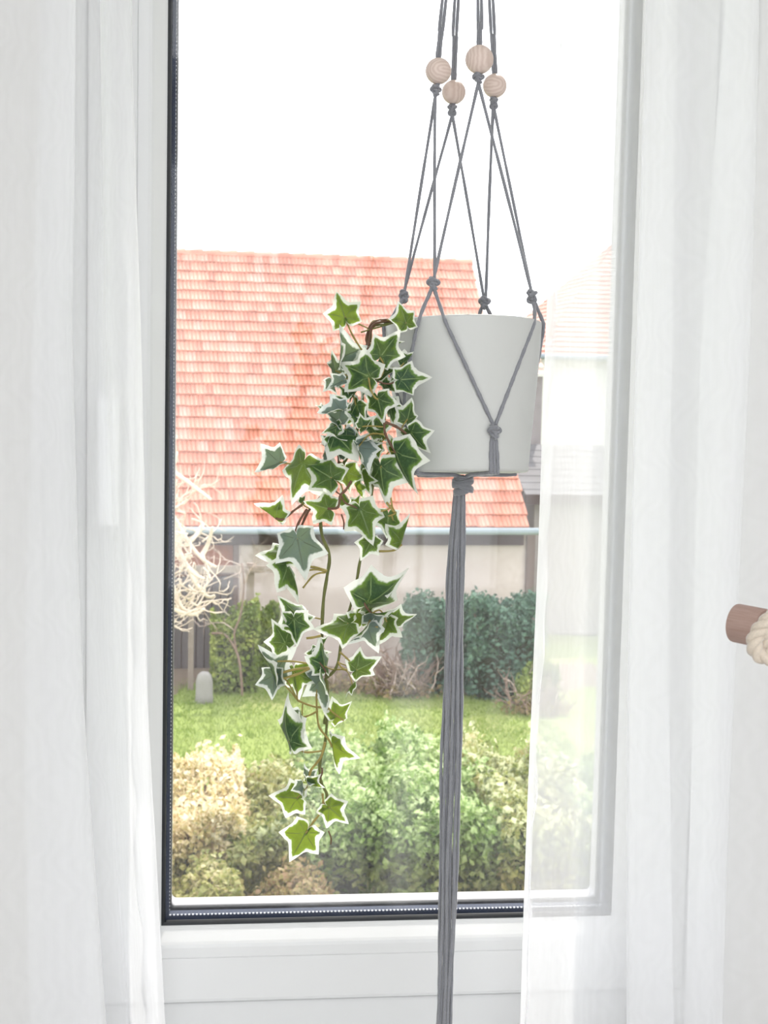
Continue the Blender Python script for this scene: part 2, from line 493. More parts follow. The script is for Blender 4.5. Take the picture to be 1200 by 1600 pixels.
ring(MB(), [(0.0, 0.0270), (-0.0098, 0.0270), (-0.0108, 0.030), (-0.0106, 0.052), (-0.009, 0.055), (0.07, 0.058)], 0.006, 5).build('outer_frame_lip', M_alu, win)
dots = MB()
x = gx0+0.009
while x < gx1-0.009:
    dots.box((x, 0.0003, gz0+0.0080), (x+0.0021, 0.0022, gz0+0.0092))
    x += 0.0043
z = gz0+0.012
while z < gz1-0.01:
    for xx in (gx0+0.0086, gx1-0.0094):
        dots.box((xx, 0.0062, z), (xx+0.0008, 0.0072, z+0.0014))
    z += 0.0043
tag(dots.build('spacer_perforations', M_dot, win), kind='stuff')
for (ya, yb, nm) in ((-0.0038, 0.0, 'inner_pane'), (0.0155, 0.0195, 'outer_pane')):
    MB().box((gx0-0.001, ya, gz0-0.001), (gx1+0.001, yb, gz1+0.001)).build(nm, M_glass, win)
# inside sill board
bevel(MB().box((hx0-0.03, -0.115, hz0-0.045), (hx1+0.03, -0.022, hz0-0.012)).build('sill_board', M_pvc, win), 0.004, 3)
# handle
hc = PY(176, 641, -0.031)
ht = bpy.data.objects.new('handle', None); C.objects.link(ht); ht.parent = win
ht.location = hc - win.location
def place(o, parent):
    return o
hb = MB()
n = 20
pts = []
for k in range(2*n):
    a = 2*PI*k/(2*n)
    pts.append((0.0145*math.cos(a), (0.0205 if math.sin(a) >= 0 else -0.0205)+0.0145*math.sin(a)))
for yy, sc_ in ((-0.030, 1.0), (-0.0375, 1.0), (-0.040, 0.93), (-0.0405, 0.0)):
    for (a, b) in pts:
        hb.v.append((hc.x+a*sc_, yy, hc.z+b*sc_))
L = 2*n
for i in range(3):
    for k in range(L):
        hb.f.append((i*L+k, i*L+(k+1) % L, (i+1)*L+(k+1) % L, (i+1)*L+k))
hb.build('rosette', M_handle, ht, True)
nk = MB()
nk.lathe([(0.0001, 0.0), (0.0105, 0.0), (0.0105, 0.016), (0.0095, 0.019), (0.0095, 0.040), (0.008, 0.045), (0.0001, 0.046)],
         Matrix.Translation((hc.x, -0.040, hc.z+0.004)) @ Matrix.Rotation(PI/2, 4, 'X'), 24)
nk.build('neck', M_handle, ht, True)
lv = MB().box((hc.x-0.0125, -0.0935, hc.z-0.120), (hc.x+0.0105, -0.080, hc.z+0.0155))
bevel(lv.build('lever', M_handle, ht), 0.0045, 4)

# ------------------------------------------------------------------ curtains
def curtain(name, label, folds, ztop, zbot, wave, edge_first):
    """folds: control points of the cloth, (x pixel at rows 0,500,1060,1600, depth y); the hem end is waved"""
    rows = [0, 500, 1060, 1600]
    NZ = 130
    me = bpy.data.meshes.new(name)
    V = []
    Fc = []
    ncol = None
    UV = []
    zr = [PY(600, r, -0.12).z for r in rows]
    for j in range(NZ+1):
        z = ztop + (zbot-ztop)*j/NZ
        ctl = []
        for k, (xs, y) in enumerate(folds):
            # pixel column at this height, smooth between rows
            py = 800 - 0  # start
            # find the picture row of this height on the cloth plane
            lo, hi = -1400.0, 5200.0
            d0 = (z - CAM.z)
            # row from linear interpolation of the calibrated heights
            row = rows[0] + (z-zr[0])/(zr[3]-zr[0])*(rows[3]-rows[0])
            xv = np.interp(min(max(row, -250), 1850), [-250, 0, 500, 1060, 1600, 1850],
                           [xs[0]-(xs[1]-xs[0])*0.3, xs[0], xs[1], xs[2], xs[3], xs[3]+(xs[3]-xs[2])*0.35])
            X = PY(xv, min(max(row, -900), 2600), y).x
            amp = 0.6 + 0.5*j/NZ
            ctl.append(Vector((X, y + 0.006*math.sin(z*3.1+k*1.7), z)))
            if (edge_first and k <= 1) or (not edge_first and k >= len(folds)-2):
                w = wave*(math.sin(z*37+k)*0.35+math.sin(z*83+1.3)*0.3+0.5*math.sin(z*11.0))
                ctl[-1].x += w
                ctl[-1].y += 0.004*math.sin(z*52)
            elif k not in (0, len(folds)-1):
                ctl[-1].x += 0.0035*math.sin(z*4.3+k*2.1)
        sp = spline(ctl, 9)
        if ncol is None: ncol = len(sp)
        V += [tuple(p) for p in sp]
        UV += [(i/ncol, z) for i in range(ncol)]
    for j in range(NZ):
        for i in range(ncol-1):
            a = j*ncol+i
            Fc.append((a, a+1, a+ncol+1, a+ncol))
    me.from_pydata(V, [], Fc)
    uvl = me.uv_layers.new(name='UVMap')
    idx = np.empty(len(me.loops), dtype=np.int32)
    me.loops.foreach_get('vertex_index', idx)
    uvl.data.foreach_set('uv', np.array(UV, dtype=np.float32)[idx].ravel())
    return me
lf = [((-330, -330, -330, -330), -0.105), ((-240, -240, -240, -240), -0.145), ((-150, -150, -150, -140), -0.11), ((-70, -75, -70, -60), -0.15),
      ((20, 15, 30, 55), -0.155), ((100, 96, 118, 150), -0.160), ((113, 110, 134, 168), -0.150), ((98, 95, 105, 135), -0.138), ((68, 62, 60, 75), -0.134), ((57, 50, 45, 50), -0.122),
      ((75, 70, 85, 90), -0.108), ((130, 128, 150, 180), -0.103), ((152, 153, 175, 205), -0.100), ((160, 161, 181, 212), -0.112), ((172, 178, 195, 222), -0.122),
      ((196, 207, 214, 240), -0.118), ((206, 217, 225, 252), -0.115), ((207, 218, 226, 253), -0.111), ((196, 208, 215, 238), -0.109), ((189, 201, 208, 230), -0.111)]
rf = [((890, 868, 844, 826), -0.113), ((885, 864, 840, 818), -0.112), ((881, 860, 838, 815), -0.115), ((883, 862, 840, 817), -0.119),
      ((905, 885, 865, 850), -0.124), ((940, 922, 905, 880), -0.132), ((980, 968, 950, 920), -0.120), ((1030, 1025, 1000, 985), -0.122), ((1052, 1050, 1040, 1040), -0.130), ((1054, 1052, 1043, 1044), -0.142),
      ((1030, 1030, 1010, 1000), -0.150), ((1010, 1002, 985, 980), -0.146), ((1012, 1000, 990, 985), -0.160), ((1060, 1058, 1060, 1050), -0.168), ((1150, 1140, 1120, 1110), -0.160),
      ((1182, 1168, 1150, 1130), -0.150), ((1150, 1120, 1100, 1085), -0.140), ((1135, 1105, 1085, 1065), -0.130), ((1160, 1140, 1120, 1100), -0.120),
      ((1240, 1240, 1230, 1220), -0.115), ((1320, 1320, 1320, 1310), -0.15), ((1400, 1400, 1400, 1400), -0.11), ((1480, 1480, 1480, 1480), -0.15), ((1560, 1560, 1560, 1560), -0.12)]
ZC = 2.50
cl = link('curtain', curtain('left_cloth', '', lf, ZC, 0.03, 0.0050, False), M_curtain, None, True)
tag(cl, 'white sheer curtain hanging over the window handle at the left', 'curtain', 'sheer curtains')
cr_ = link('curtain', curtain('right_cloth', '', rf, ZC, 0.03, 0.0034, True), M_curtain, None, True)
tag(cr_, 'white sheer curtain right of the hanging pot, behind the wooden peg', 'curtain', 'sheer curtains')
rod = thing('curtain_rod', 'white curtain rod above the picture carrying both sheers', 'curtain rod', (0.2, -0.13, 2.5))
MB().tube([(RX0+0.25, -0.13, 2.505), (RX1-0.25, -0.13, 2.505)], 0.010, 16).build('pole', M_pvc, rod, True)
for x in (RX0+0.4, 0.25, RX1-0.4):
    MB().box((x-0.008, -0.125, 2.50), (x+0.008, WY, 2.512)).build('bracket', M_pvc, rod)

# ------------------------------------------------------------------ hanging pot
D0 = 1.42
RT_, RB_ = 0.0755, 0.0622
pt, pb = P(724, 507, D0), P(725.5, 739, D0)
axis = (pt-pb).normalized()
Hh = (pt-pb).length
q = axis.to_track_quat('Z', 'Y').to_matrix().to_4x4()
Mp = Matrix.Translation(pb) @ q
def prad(h):       # outer radius of the pot at height fraction h
    return float(np.interp(h, [0, 0.08, 0.3, 0.6, 0.85, 1.0], [RB_-0.0006, RB_, RB_+0.0035, RB_+0.0083, RB_+0.0118, RT_]))
pot = thing('flower_pot', 'plain white tapered flower pot hanging in grey cords', 'pot', pb)
prof = [(0.0001, 0.0), (RB_-0.006, 0.0), (RB_-0.0015, 0.0006), (prad(0), 0.003)] + [(prad(h), h*Hh) for h in np.linspace(0.05, 0.985, 14)]
prof += [(RT_-0.0003, Hh-0.0006), (RT_-0.0014, Hh), (RT_-0.0030, Hh-0.0004), (RT_-0.0042, Hh-0.003)] + [(prad(h)-0.0045, h*Hh) for h in np.linspace(0.93, 0.08, 8)] + [(0.0001, 0.012)]
MB().lathe(prof, Mp, 96).build('pot_body', M_pot, pot, True)
MB().lathe([(0.0001, Hh*0.80), (0.03, Hh*0.81), (prad(0.8)-0.0046, Hh*0.79)], Mp, 40).build('soil', M_soil, pot, True)

# ------------------------------------------------------------------ macrame hanger
hang = thing('plant_hanger', 'grey macrame plant hanger with four wooden beads holding the white pot', 'plant hanger', P(723, 757, D0))
CR = 0.00185          # cord radius
def Q(px, py, dd):
    return P(px, py, D0+dd)
def potpt(px, py, lift=0.0016):
    h = (py-739)/(507-739)
    cx = 725.5 + (724-725.5)*h
    r = prad(min(max(h, 0), 1)) + lift
    dx = (px-cx)/F*D0
    dd = -math.sqrt(max(r*r-dx*dx, 0))
    for _ in range(3):
        dx = (px-cx)/F*(D0+dd)
        dd = -math.sqrt(max(r*r-dx*dx, 0))
    return P(px, py, D0+dd)
def flat_cord(pts, name='cord', r=CR, k=8, parent=hang):
    sp = spline(pts, k)
    rr = [r*(1+0.10*math.sin(i*0.9)+0.05*math.sin(i*2.3)) for i in range(len(sp))]
    return MB().tube(sp, rr, 8).build(name, M_cord, parent, True)
def knot(c, r, tr, axis=(0, 0, 1), turns=1, seed=0, name='knot'):
    """overhand knot: a thickened trefoil drawn tight, on the cord axis"""
    ax = Vector(axis).normalized()
    e1 = ax.orthogonal().normalized()
    e1.rotate(Matrix.Rotation(seed*1.3, 3, ax))
    e2 = ax.cross(e1)
    mb = MB()
    pts = []
    for i in range(49):
        t = 2*PI*i/48
        X = (math.sin(t)+1.5*math.sin(2*t))*0.38*r
        Y = (math.cos(t)-1.5*math.cos(2*t))*0.38*r
        Z = -math.sin(3*t)*0.55*r
        pts.append(Vector(c)+e1*X+e2*Z+ax*Y*1.05)
    mb.tube(pts, tr, 8)
    for s_ in (-0.55, 0.1, 0.7):          # wraps drawn round the standing cords
        w = []
        for i in range(25):
            t = 2*PI*i/24
            w.append(Vector(c)+ax*(s_*r+0.25*r*math.sin(t+seed))+(e1*math.cos(t)+e2*math.sin(t))*r*0.48)
        mb.tube(w, tr*0.95, 8)
    return mb.build(name, M_cord, hang, True)
beads = [((685, 111), 20.3, -0.012), ((709, 144), 18.6, 0.030), ((749, 93), 22.2, -0.032), ((773, 134), 18.6, 0.012)]
Ks = {'a': (677, 443, -0.054), 'b': (831, 463, -0.020), 'c': (757, 473, 0.060), 'd': (631, 463, 0.020)}
bk = [((681, 141), 'd', 'a'), ((706.5, 172), 'd', 'c'), ((747.5, 122), 'a', 'b'), ((771.5, 161), 'c', 'b')]
TOPR = Q(744, -470, 0)
tops = [(694, 0), (713.5, 0), (749.5, 0), (767.5, 0)]
for (((bx, by), br, dd), ((kx, ky), k1, k2), (tx, ty), s_) in zip(beads, bk, tops, range(4)):
    c = Q(bx, by, dd)
    R = br/F*(D0+dd)
    mb = MB()
    pr = [(0.0022, R*0.985)] + [(R*math.sin(a), R*math.cos(a)) for a in np.linspace(0.12, PI-0.12, 22)] + [(0.0022, -R*0.985)]
    mb.lathe(pr, Matrix.Rotation(0.15*s_, 4, 'Z'), 40)
    b = mb.build('wooden_bead', M_bead, None, True)
    b.parent = hang
    b.location = c - hang.location
    b.rotation_euler = (0, 0, s_*1.7+0.6)
    # double cord up from the bead
    for o_ in (-1, 1):
        dx = 2.1*o_
        flat_cord([Q(bx+dx*0.8, by, dd), Q(bx+dx, by-br-2, dd), Q((bx+tx)/2+dx*1.0, (by-br)/2, dd*0.93), Q(tx+dx*1.35, ty, dd*0.85), TOPR+Vector((0.001*o_, 0.001*s_, 0))], 'hanging_cord', CR*0.83)
    kc = Q(kx, ky, dd)
    knot(kc, 0.0050, 0.0016, (0, 0, 1), seed=s_)
    flat_cord([Q(bx, by+br-4, dd), Q((bx+kx)/2, (by+br+ky)/2, dd), kc], 'cord', CR*1.25)
    for kk in (k1, k2):
        X, Y, d2 = Ks[kk]
        sgn = -1 if X < kx else 1
        flat_cord([kc, Q(kx+sgn*1.2, ky+12, dd), Q(kx+(X-kx)*0.5, ky+(Y-ky)*0.5, dd+(d2-dd)*0.5), Q(X-sgn*2.2, Y-14, d2), Q(X, Y, d2)], 'cord', CR*0.82, 8)
for i, (kk, (X, Y, d2)) in enumerate(Ks.items()):
    knot(Q(X, Y, d2), 0.0056, 0.0018, (0, 0, 1), seed=i+2.2)
# lower cords, over the rim and down the pot to the four gathering knots
def on_pot(px0, py0, px1, py1, n=7, lift=0.0017):
    return [potpt(px0+(px1-px0)*t, py0+(py1-py0)*t, lift) for t in np.linspace(0, 1, n)]
flat_cord([Q(677, 443, -0.054), Q(680, 456, -0.057), Q(689, 482, -0.066)] + on_pot(697, 505, 771, 664), 'cord', CR)
flat_cord([Q(677, 443, -0.054), Q(672, 457, -0.056), Q(661, 482, -0.060)] + on_pot(651, 512, 633, 600, 5) + on_pot(632.5, 610, 629, 690, 4), 'cord', CR)
flat_cord([Q(831, 463, -0.020), Q(834, 475, -0.022), Q(835.5, 490, -0.030)] + on_pot(833.5, 509, 774, 664), 'cord', CR)
def ringpt(ang, h, lift=0.0017):         # point on the pot wall by angle about its axis (0 = right, 90 = towards viewer)
    r = prad(min(max(h, 0), 1)) + lift
    a = math.radians(ang)
    d = (rt*math.cos(a) - fw*math.sin(a))
    d = (d - axis*d.dot(axis)).normalized()
    return pb + axis*(h*Hh) + d*r
flat_cord([Q(831, 463, -0.020), Q(836, 474, -0.018), Q(846, 497, -0.006), ringpt(2, 0.985), ringpt(-4, 0.9), ringpt(-14, 0.7), ringpt(-30, 0.4), ringpt(-38, 0.3)], 'cord', CR)
flat_cord([Q(757, 473, 0.060), Q(763, 485, 0.062), ringpt(-60, 1.0), ringpt(-48, 0.6), ringpt(-39, 0.3)], 'cord', CR)
flat_cord([Q(757, 473, 0.060), Q(751, 485, 0.063), ringpt(-80, 1.0), ringpt(-110, 0.6), ringpt(-128, 0.3)], 'cord', CR)
flat_cord([Q(631, 463, 0.020), Q(624, 478, 0.020), Q(610, 500, 0.014), ringpt(188, 1.0), ringpt(210, 0.7), ringpt(231, 0.3)], 'cord', CR)
flat_cord([Q(631, 463, 0.020), Q(622, 480, 0.012), Q(606, 506, 0.004), ringpt(178, 0.98), ringpt(168, 0.7), ringpt(143, 0.3)], 'cord', CR)
for i, ang in enumerate((52, 141, 231, -38)):
    kp = potpt(772.5, 674, 0.004) if i == 0 else ringpt(ang, 0.28, 0.004)
    knot(kp, 0.0060, 0.0020, (0, 0, 1), seed=i)
    for j in range(3):
        o_ = (j-1)
        if i == 0:
            p = [potpt(772.5, 672, 0.003), potpt(771.5+o_*3.6, 690), potpt(772+o_*5.2, 712), potpt(772.5+o_*5.2, 734.5)]
        else:
            p = [kp, ringpt(ang+o_*3, 0.2), ringpt(ang+o_*4.0, 0.10), ringpt(ang+o_*4.0, 0.01)]
        a0 = p[-1]
        cen = pb - axis*0.0024
        rim = a0 - axis*0.0024
        rim = rim + (cen-rim)*0.035
        flat_cord(p + [rim, rim.lerp(cen, 0.35), rim.lerp(cen, 0.8), Q(723+o_, 751, 0)], 'cord', CR)
# big gathering knot below the pot
bkc = Q(723, 758, 0)
mb = MB()
for s_, tilt, rr in ((-0.5, 0.5, 0.8), (-0.1, -0.7, 1.0), (0.25, 0.45, 1.0), (0.6, -0.25, 0.78)):
    w = []
    for i in range(37):
        t = 2*PI*i/36
        w.append(bkc + Vector((math.cos(t)*0.0079*rr, math.sin(t)*0.0079*rr, s_*0.0085+math.cos(t)*tilt*0.0042)))
    mb.tube(w, 0.0031, 10)
    for dz in (-0.0021, 0.0021):
        mb.tube([p + (p-bkc).normalized()*0.0012 + Vector((0, 0, dz)) for p in w], 0.0015, 8)
mb.lathe([(0.0001, 0.010), (0.0055, 0.008), (0.0085, 0.0), (0.0055, -0.008), (0.0001, -0.010)], Matrix.Translation(bkc), 20)
mb.build('gathering_knot', M_cord, hang, True)
# tassel
strands = [(-12, -1), (-8.4, -7), (-4.6, -4), (-0.6, -10), (3.4, -5), (7.6, -9), (11.6, -2), (-9, 3), (-3, 5), (3, 5), (9, 3)]
for i, (ox, oy) in enumerate(strands):
    pts = []
    ph = rng.uniform(0, 6)
    for y in range(766, 1741, 45):
        t = (y-766)
        cx = np.interp(y, [766, 850, 900, 1100, 1200, 1300, 1445, 1600, 1740], [718, 714, 712, 708, 704.5, 702, 699, 694, 689])
        wd = np.interp(y, [766, 790, 850, 900, 1100, 1200, 1445, 1600, 1740], [0.55, 0.72, 0.95, 1.07, 1.10, 1.18, 1.02, 0.84, 0.85])
        wob = 0.9*math.sin(y/87.0+ph)+0.8*math.sin(y/41.0+ph*2)
        fade = min(1, t/120)
        pts.append(P(cx+ox*wd+wob*fade, y, D0+0.003+(oy*wd+0.8*math.cos(y/63.0+ph)*fade)*0.0006))
    flat_cord(pts, 'tassel_strand', CR*0.86, 5)
# suspension above the beads up to the ceiling hook
hook_z = RH
MB().tube([TOPR-Vector((0, 0, 0.004)), Vector((TOPR.x, TOPR.y, hook_z-0.03))], 0.004, 10).build('suspension_cord', M_cord, hang, True)
hk = [(TOPR.x+0.012*math.sin(a), TOPR.y, hook_z-0.035-0.012*math.cos(a)) for a in np.linspace(-0.6, 3.9, 14)] 
MB().tube([(TOPR.x, TOPR.y, hook_z-0.0), (TOPR.x, TOPR.y, hook_z-0.022)] + hk[::-1], 0.0018, 8).build('ceiling_hook', M_alu, hang, True)

# ------------------------------------------------------------------ ivy
ivy = thing('ivy_plant', 'trailing variegated ivy with cream edged leaves spilling from white pot', 'plant', P(640, 500, D0-0.05))
KA = [0, 30, 58, 92, 122, 158, 180]
KR = [1.0, 0.58, 0.76, 0.46, 0.56, 0.36, 0.14]
def rad_at(a):
    a = abs(a)
    for i in range(len(KA)-1):
        if a <= KA[i+1]:
            t = (a-KA[i])/(KA[i+1]-KA[i])
            if i % 2 == 0:      # lobe to bay: straight at the point, round in the bay
                return KR[i]+(KR[i+1]-KR[i])*math.sin(t*PI/2)**0.9
            return KR[i+1]+(KR[i]-KR[i+1])*math.sin((1-t)*PI/2)**0.9
    return KR[-1]
ANG = []
for i in range(len(KA)-1):
    for j in range(5):
        ANG.append(KA[i]+(KA[i+1]-KA[i])*j/5)
ANG = ANG + [180] + [-a for a in reversed(ANG[1:])]
RINGS = [0.22, 0.45, 0.65, 0.80, 0.92, 1.0]
def leaf_mesh(L, fold, curl, seed, lob):
    rs = random.Random(seed)
    jit = [rs.uniform(0.88, 1.12) for _ in range(12)]
    V, PU, FU, Fc = [(0, 0, 0)], [(0, 0)], [(0, 0)], []
    n = len(ANG)
    w1, w2, w3 = rs.uniform(0, 6), rs.uniform(0, 6), rs.uniform(0.5, 1.3)
    for f in RINGS:
        for a in ANG:
            k = jit[int((a+180)/32) % 12]
            k2 = jit[(int((a+180)/32)+1) % 12]
            tt = ((a+180)/32) % 1
            r = rad_at(a)*(1+(k*(1-tt)+k2*tt-1)*0.6)*f
            if abs(a) > 40: r *= lob
            A = math.radians(a)
            x, y = r*math.cos(A), r*math.sin(A)
            z = -fold*(abs(y)*0.6 + abs(y)**2*1.1) - curl*(x*abs(x))*0.55
            # lobes sag and the margin ripples
            z += -0.16*r*r*math.cos(3*A+w1)*w3 + 0.06*f*f*math.sin(7*A+w2)*r
            z += 0.035*math.cos(A*6.2)*f*r
            V.append((x*L, y*L, z*L))
            PU.append((f, abs(a)/180))
            FU.append((x, y))
    for k in range(n):
        k2 = (k+1) % n
        Fc.append((0, 1+k, 1+k2))
        for i in range(len(RINGS)-1):
            a = 1+i*n
            Fc.append((a+k, a+n+k, a+n+k2, a+k2))
    me = bpy.data.meshes.new('leaf')
    me.from_pydata(V, [], Fc)
    idx = np.empty(len(me.loops), dtype=np.int32)
    me.loops.foreach_get('vertex_index', idx)
    for nm, dat in (('polar', PU), ('flat', FU)):
        u = me.uv_layers.new(name=nm)
        u.data.foreach_set('uv', np.array(dat, dtype=np.float32)[idx].ravel())
    me.materials.append(M_leaf)
    return me
ORG = {'A': (380, 430), 'B': (380, 820), 'C': (380, 1050)}
def px(o, x, y):
    return ORG[o][0]+x/3.75, ORG[o][1]+y/3.75
# crop, base x,y, tip x,y, width (cosine of the roll, sign = side), depth offset cm, back?, thin (translucent), fold
LV = [
 ('A', 595,245, 545, 88, 1.0, -2, 0, .9, .15), ('A', 955,280, 915,152, .95, -2, 0, .5, .2),
 ('A', 812,468, 915,328, 1.0, -3.2, 0, .15, .1), ('A', 730,590, 552,508, 1.0, -3.6, 0, .2, .15),
 ('A', 928,612, 1092,600, 1.0, -3.4, 0, .0, .15), ('A', 790,728, 825,868, .95, -3.0, 0, .15, .2),
 ('A', 962,845, 1000,722, .9, -2.2, 0, .2, .25), ('A', 985,925, 1080,1060, .85, -3.2, 0, .0, .2),
 ('A', 895,1045, 975,1285, .62, -3.6, 0, .05, .3), ('A', 575,790, 445,815, .55, -3.8, 1, 0, .5),
 ('A', 540,940, 765,905, -.42, -3.2, 0, .1, .5), ('A', 500,1010, 620,1092, .5, -2.6, 0, 0, .3),
 ('A', 475,1045, 502,925, .5, -3.4, 1, 0, .4), ('A', 672,1010, 735,1175, -.6, -3.6, 1, 0, .5),
 ('A', 705,975, 828,960, .5, -3.0, 1, 0, .4), ('A', 568,490, 582,300, .5, -2.2, 1, .2, .5),
 ('A', 625,500, 682,432, .8, -1.2, 0, .5, .2), ('A', 578,620, 498,665, .75, -2.6, 1, .1, .3),
 ('A', 592,752, 535,690, .8, -3.0, 0, 0, .3), ('A', 800,585, 905,545, .8, -1.6, 0, .0, .2),
 ('A', 940,515, 1012,462, .7, -1.8, 0, .0, .3), ('A', 745,635, 690,732, .5, -2.2, 1, 0, .4),
 ('A', 698,888, 762,842, .85, -3.4, 0, .1, .3), ('A', 480,778, 426,752, .6, -1.4, 0, 0, .2),
 ('A', 545,885, 452,925, .85, -2.2, 0, 0, .3), ('A', 792,1000, 738,1050, .7, -2.4, 0, .8, .2),
 ('A', 900,1035, 888,930, .5, -2.4, 0, .9, .2), ('A', 512,1185, 345,1085, 1.0, -3.6, 0, .45, .12),
 ('A', 345,1112, 235,1330, .85, -2.8, 0, .35, .4), ('A', 215,1100, 72,1160, .8, -2.6, 1, .1, .9),
 ('A', 190,1430, 72,1330, -.4, -2.6, 0, .5, .8), ('A', 492,1368, 352,1325, 1.0, -3.2, 0, .45, .15),
 ('A', 600,1150, 622,1290, .9, -1.4, 0, .5, .2), ('A', 690,1380, 755,1565, 1.0, -3.4, 0, .5, .12),
 ('A', 805,1130, 822,1350, .8, -2.8, 0, .1, .35), ('A', 702,1172, 724,1285, .4, -1.6, 0, .8, .2),
 ('A', 850,1412, 842,1542, 1.0, -2.6, 0, .3, .2), ('A', 928,1560, 988,1402, .5, -2.6, 0, .6, .5),
 ('A', 652,1345, 690,1288, .8, -1.0, 0, .9, .1),
 ('B', 750,95, 690,205, 1.0, -2.2, 0, .35, .2), ('B', 318,85, 362,300, 1.0, -3.0, 1, .1, .4),
 ('B', 250,160, 82,185, .8, -2.0, 0, .6, .3), ('B', 262,232, 375,410, -.42, -2.2, 0, .3, .4),
 ('B', 335,540, 205,428, .85, -1.8, 0, .1, .3), ('B', 298,560, 312,722, .95, -2.6, 0, 0, .35),
 ('B', 245,690, 172,548, .9, -2.0, 0, .2, .25), ('B', 182,880, 178,1020, .95, -2.6, 1, .1, .5),
 ('B', 180,880, 95,698, .5, -2.5, 1, .1, .5), ('B', 300,865, 312,1022, .85, -1.6, 0, .5, .4),
 ('B', 430,745, 352,752, .95, -1.8, 0, .1, .3), ('B', 478,828, 455,655, .65, -2.4, 0, 0, .4),
 ('B', 612,580, 440,632, .9, -2.0, 0, .6, .2), ('B', 730,590, 620,700, -.5, -2.4, 1, .1, .5),
 ('B', 838,350, 700,285, .6, -1.4, 0, .2, .3), ('B', 745,455, 992,322, .72, -2.6, 0, .05, .35),
 ('B', 755,520, 902,515, .32, -2.9, 1, 0, .3), ('B', 880,560, 1015,550, .8, -1.6, 0, .5, .3),
 ('B', 842,570, 812,702, .65, -1.8, 0, .7, .2), ('B', 692,560, 690,440, .8, -1.2, 0, .8, .2),
 ('B', 668,850, 800,795, .95, -2.4, 0, .2, .5), ('B', 640,935, 580,990, .35, -2.2, 0, .6, .2),
 ('B', 465,895, 522,1080, .5, -2.2, 1, .1, .5),
 ('C', 268,400, 180,178, -.5, -2.2, 0, .0, .3), ('C', 345,268, 412,450, .35, -2.0, 1, .1, .4),
 ('C', 545,265, 640,188, .9, -2.0, 0, .9, .5), ('C', 520,420, 542,600, .42, -2.0, 0, .9, .4),
 ('C', 375,640, 338,552, .6, -2.2, 1, .1, .5), ('C', 350,660, 365,742, .5, -2.3, 1, .1, .5),
 ('C', 380,650, 472,692, .55, -2.1, 0, .8, .3), ('C', 315,740, 152,725, 1.0, -1.8, 0, 1.0, .12),
 ('C', 505,795, 615,888, 1.0, -2.2, 0, 1.0, .12), ('C', 365,945, 272,1110, 1.0, -2.0, 0, 1.0, .12),
 # leaves deeper in the bunch
 ('A', 560,860, 470,790, .8, -1.6, 1, .0, .5), ('A', 600,905, 500,985, .7, -2.0, 0, .0, .6), ('A', 640,960, 560,1040, .7, -2.0, 1, .0, .5), ('A', 700,900, 800,930, .6, -2.2, 0, .1, .6), ('A', 520,620, 545,700, .6, -1.4, 1, .1, .5), ('A', 620,690, 560,640, .7, -1.6, 0, .0, .4), ('A', 900,560, 860,640, .7, -1.4, 0, 0, .4),
 ('A', 660,1240, 700,1320, .5, -1.0, 0, .9, .4), ('A', 560,1060, 500,1000, .6, -1.4, 1, 0, .5), ('B', 470,700, 500,640, .5, -1.2, 0, 0, .4),
 ('A', 640,560, 540,640, .7, -.2, 0, .1, .3), ('A', 660,760, 590,880, .8, -1.0, 0, .1, .3), ('A', 700,820, 640,700, .8, -.6, 0, 0, .3),
 ('A', 830,640, 900,700, .8, -1.2, 0, 0, .3), ('A', 760,900, 850,1000, .8, -1.4, 0, .1, .3), ('A', 600,960, 560,1080, .8, -1.0, 0, 0, .3),
 ('A', 540,560, 500,460, .7, -.6, 1, .2, .3), ('A', 860,420, 940,380, .7, -1.4, 0, .1, .3), ('A', 720,1080, 660,1180, .6, -1.0, 0, .4, .3),
 ('A', 650,1010, 580,940, .8, -1.6, 0, 0, .3), ('A', 860,760, 880,880, .7, -1.4, 0, 0, .3), ('A', 640,700, 700,640, .6, -1.2, 0, 0, .2),
 ('A', 620,1330, 560,1240, .6, -.8, 0, .6, .3), ('A', 700,520, 760,440, .7, -1.0, 0, .1, .3), ('A', 345,1330, 372,1290, .8, -1.2, 0, .1, .2),
 ('B', 430,770, 510,740, .6, -1.4, 0, .1, .3), ('B', 700,500, 770,560, .6, -1.2, 0, .4, .3),
]
IV = D0-0.055            # the ivy hangs in front of the pot's left flank
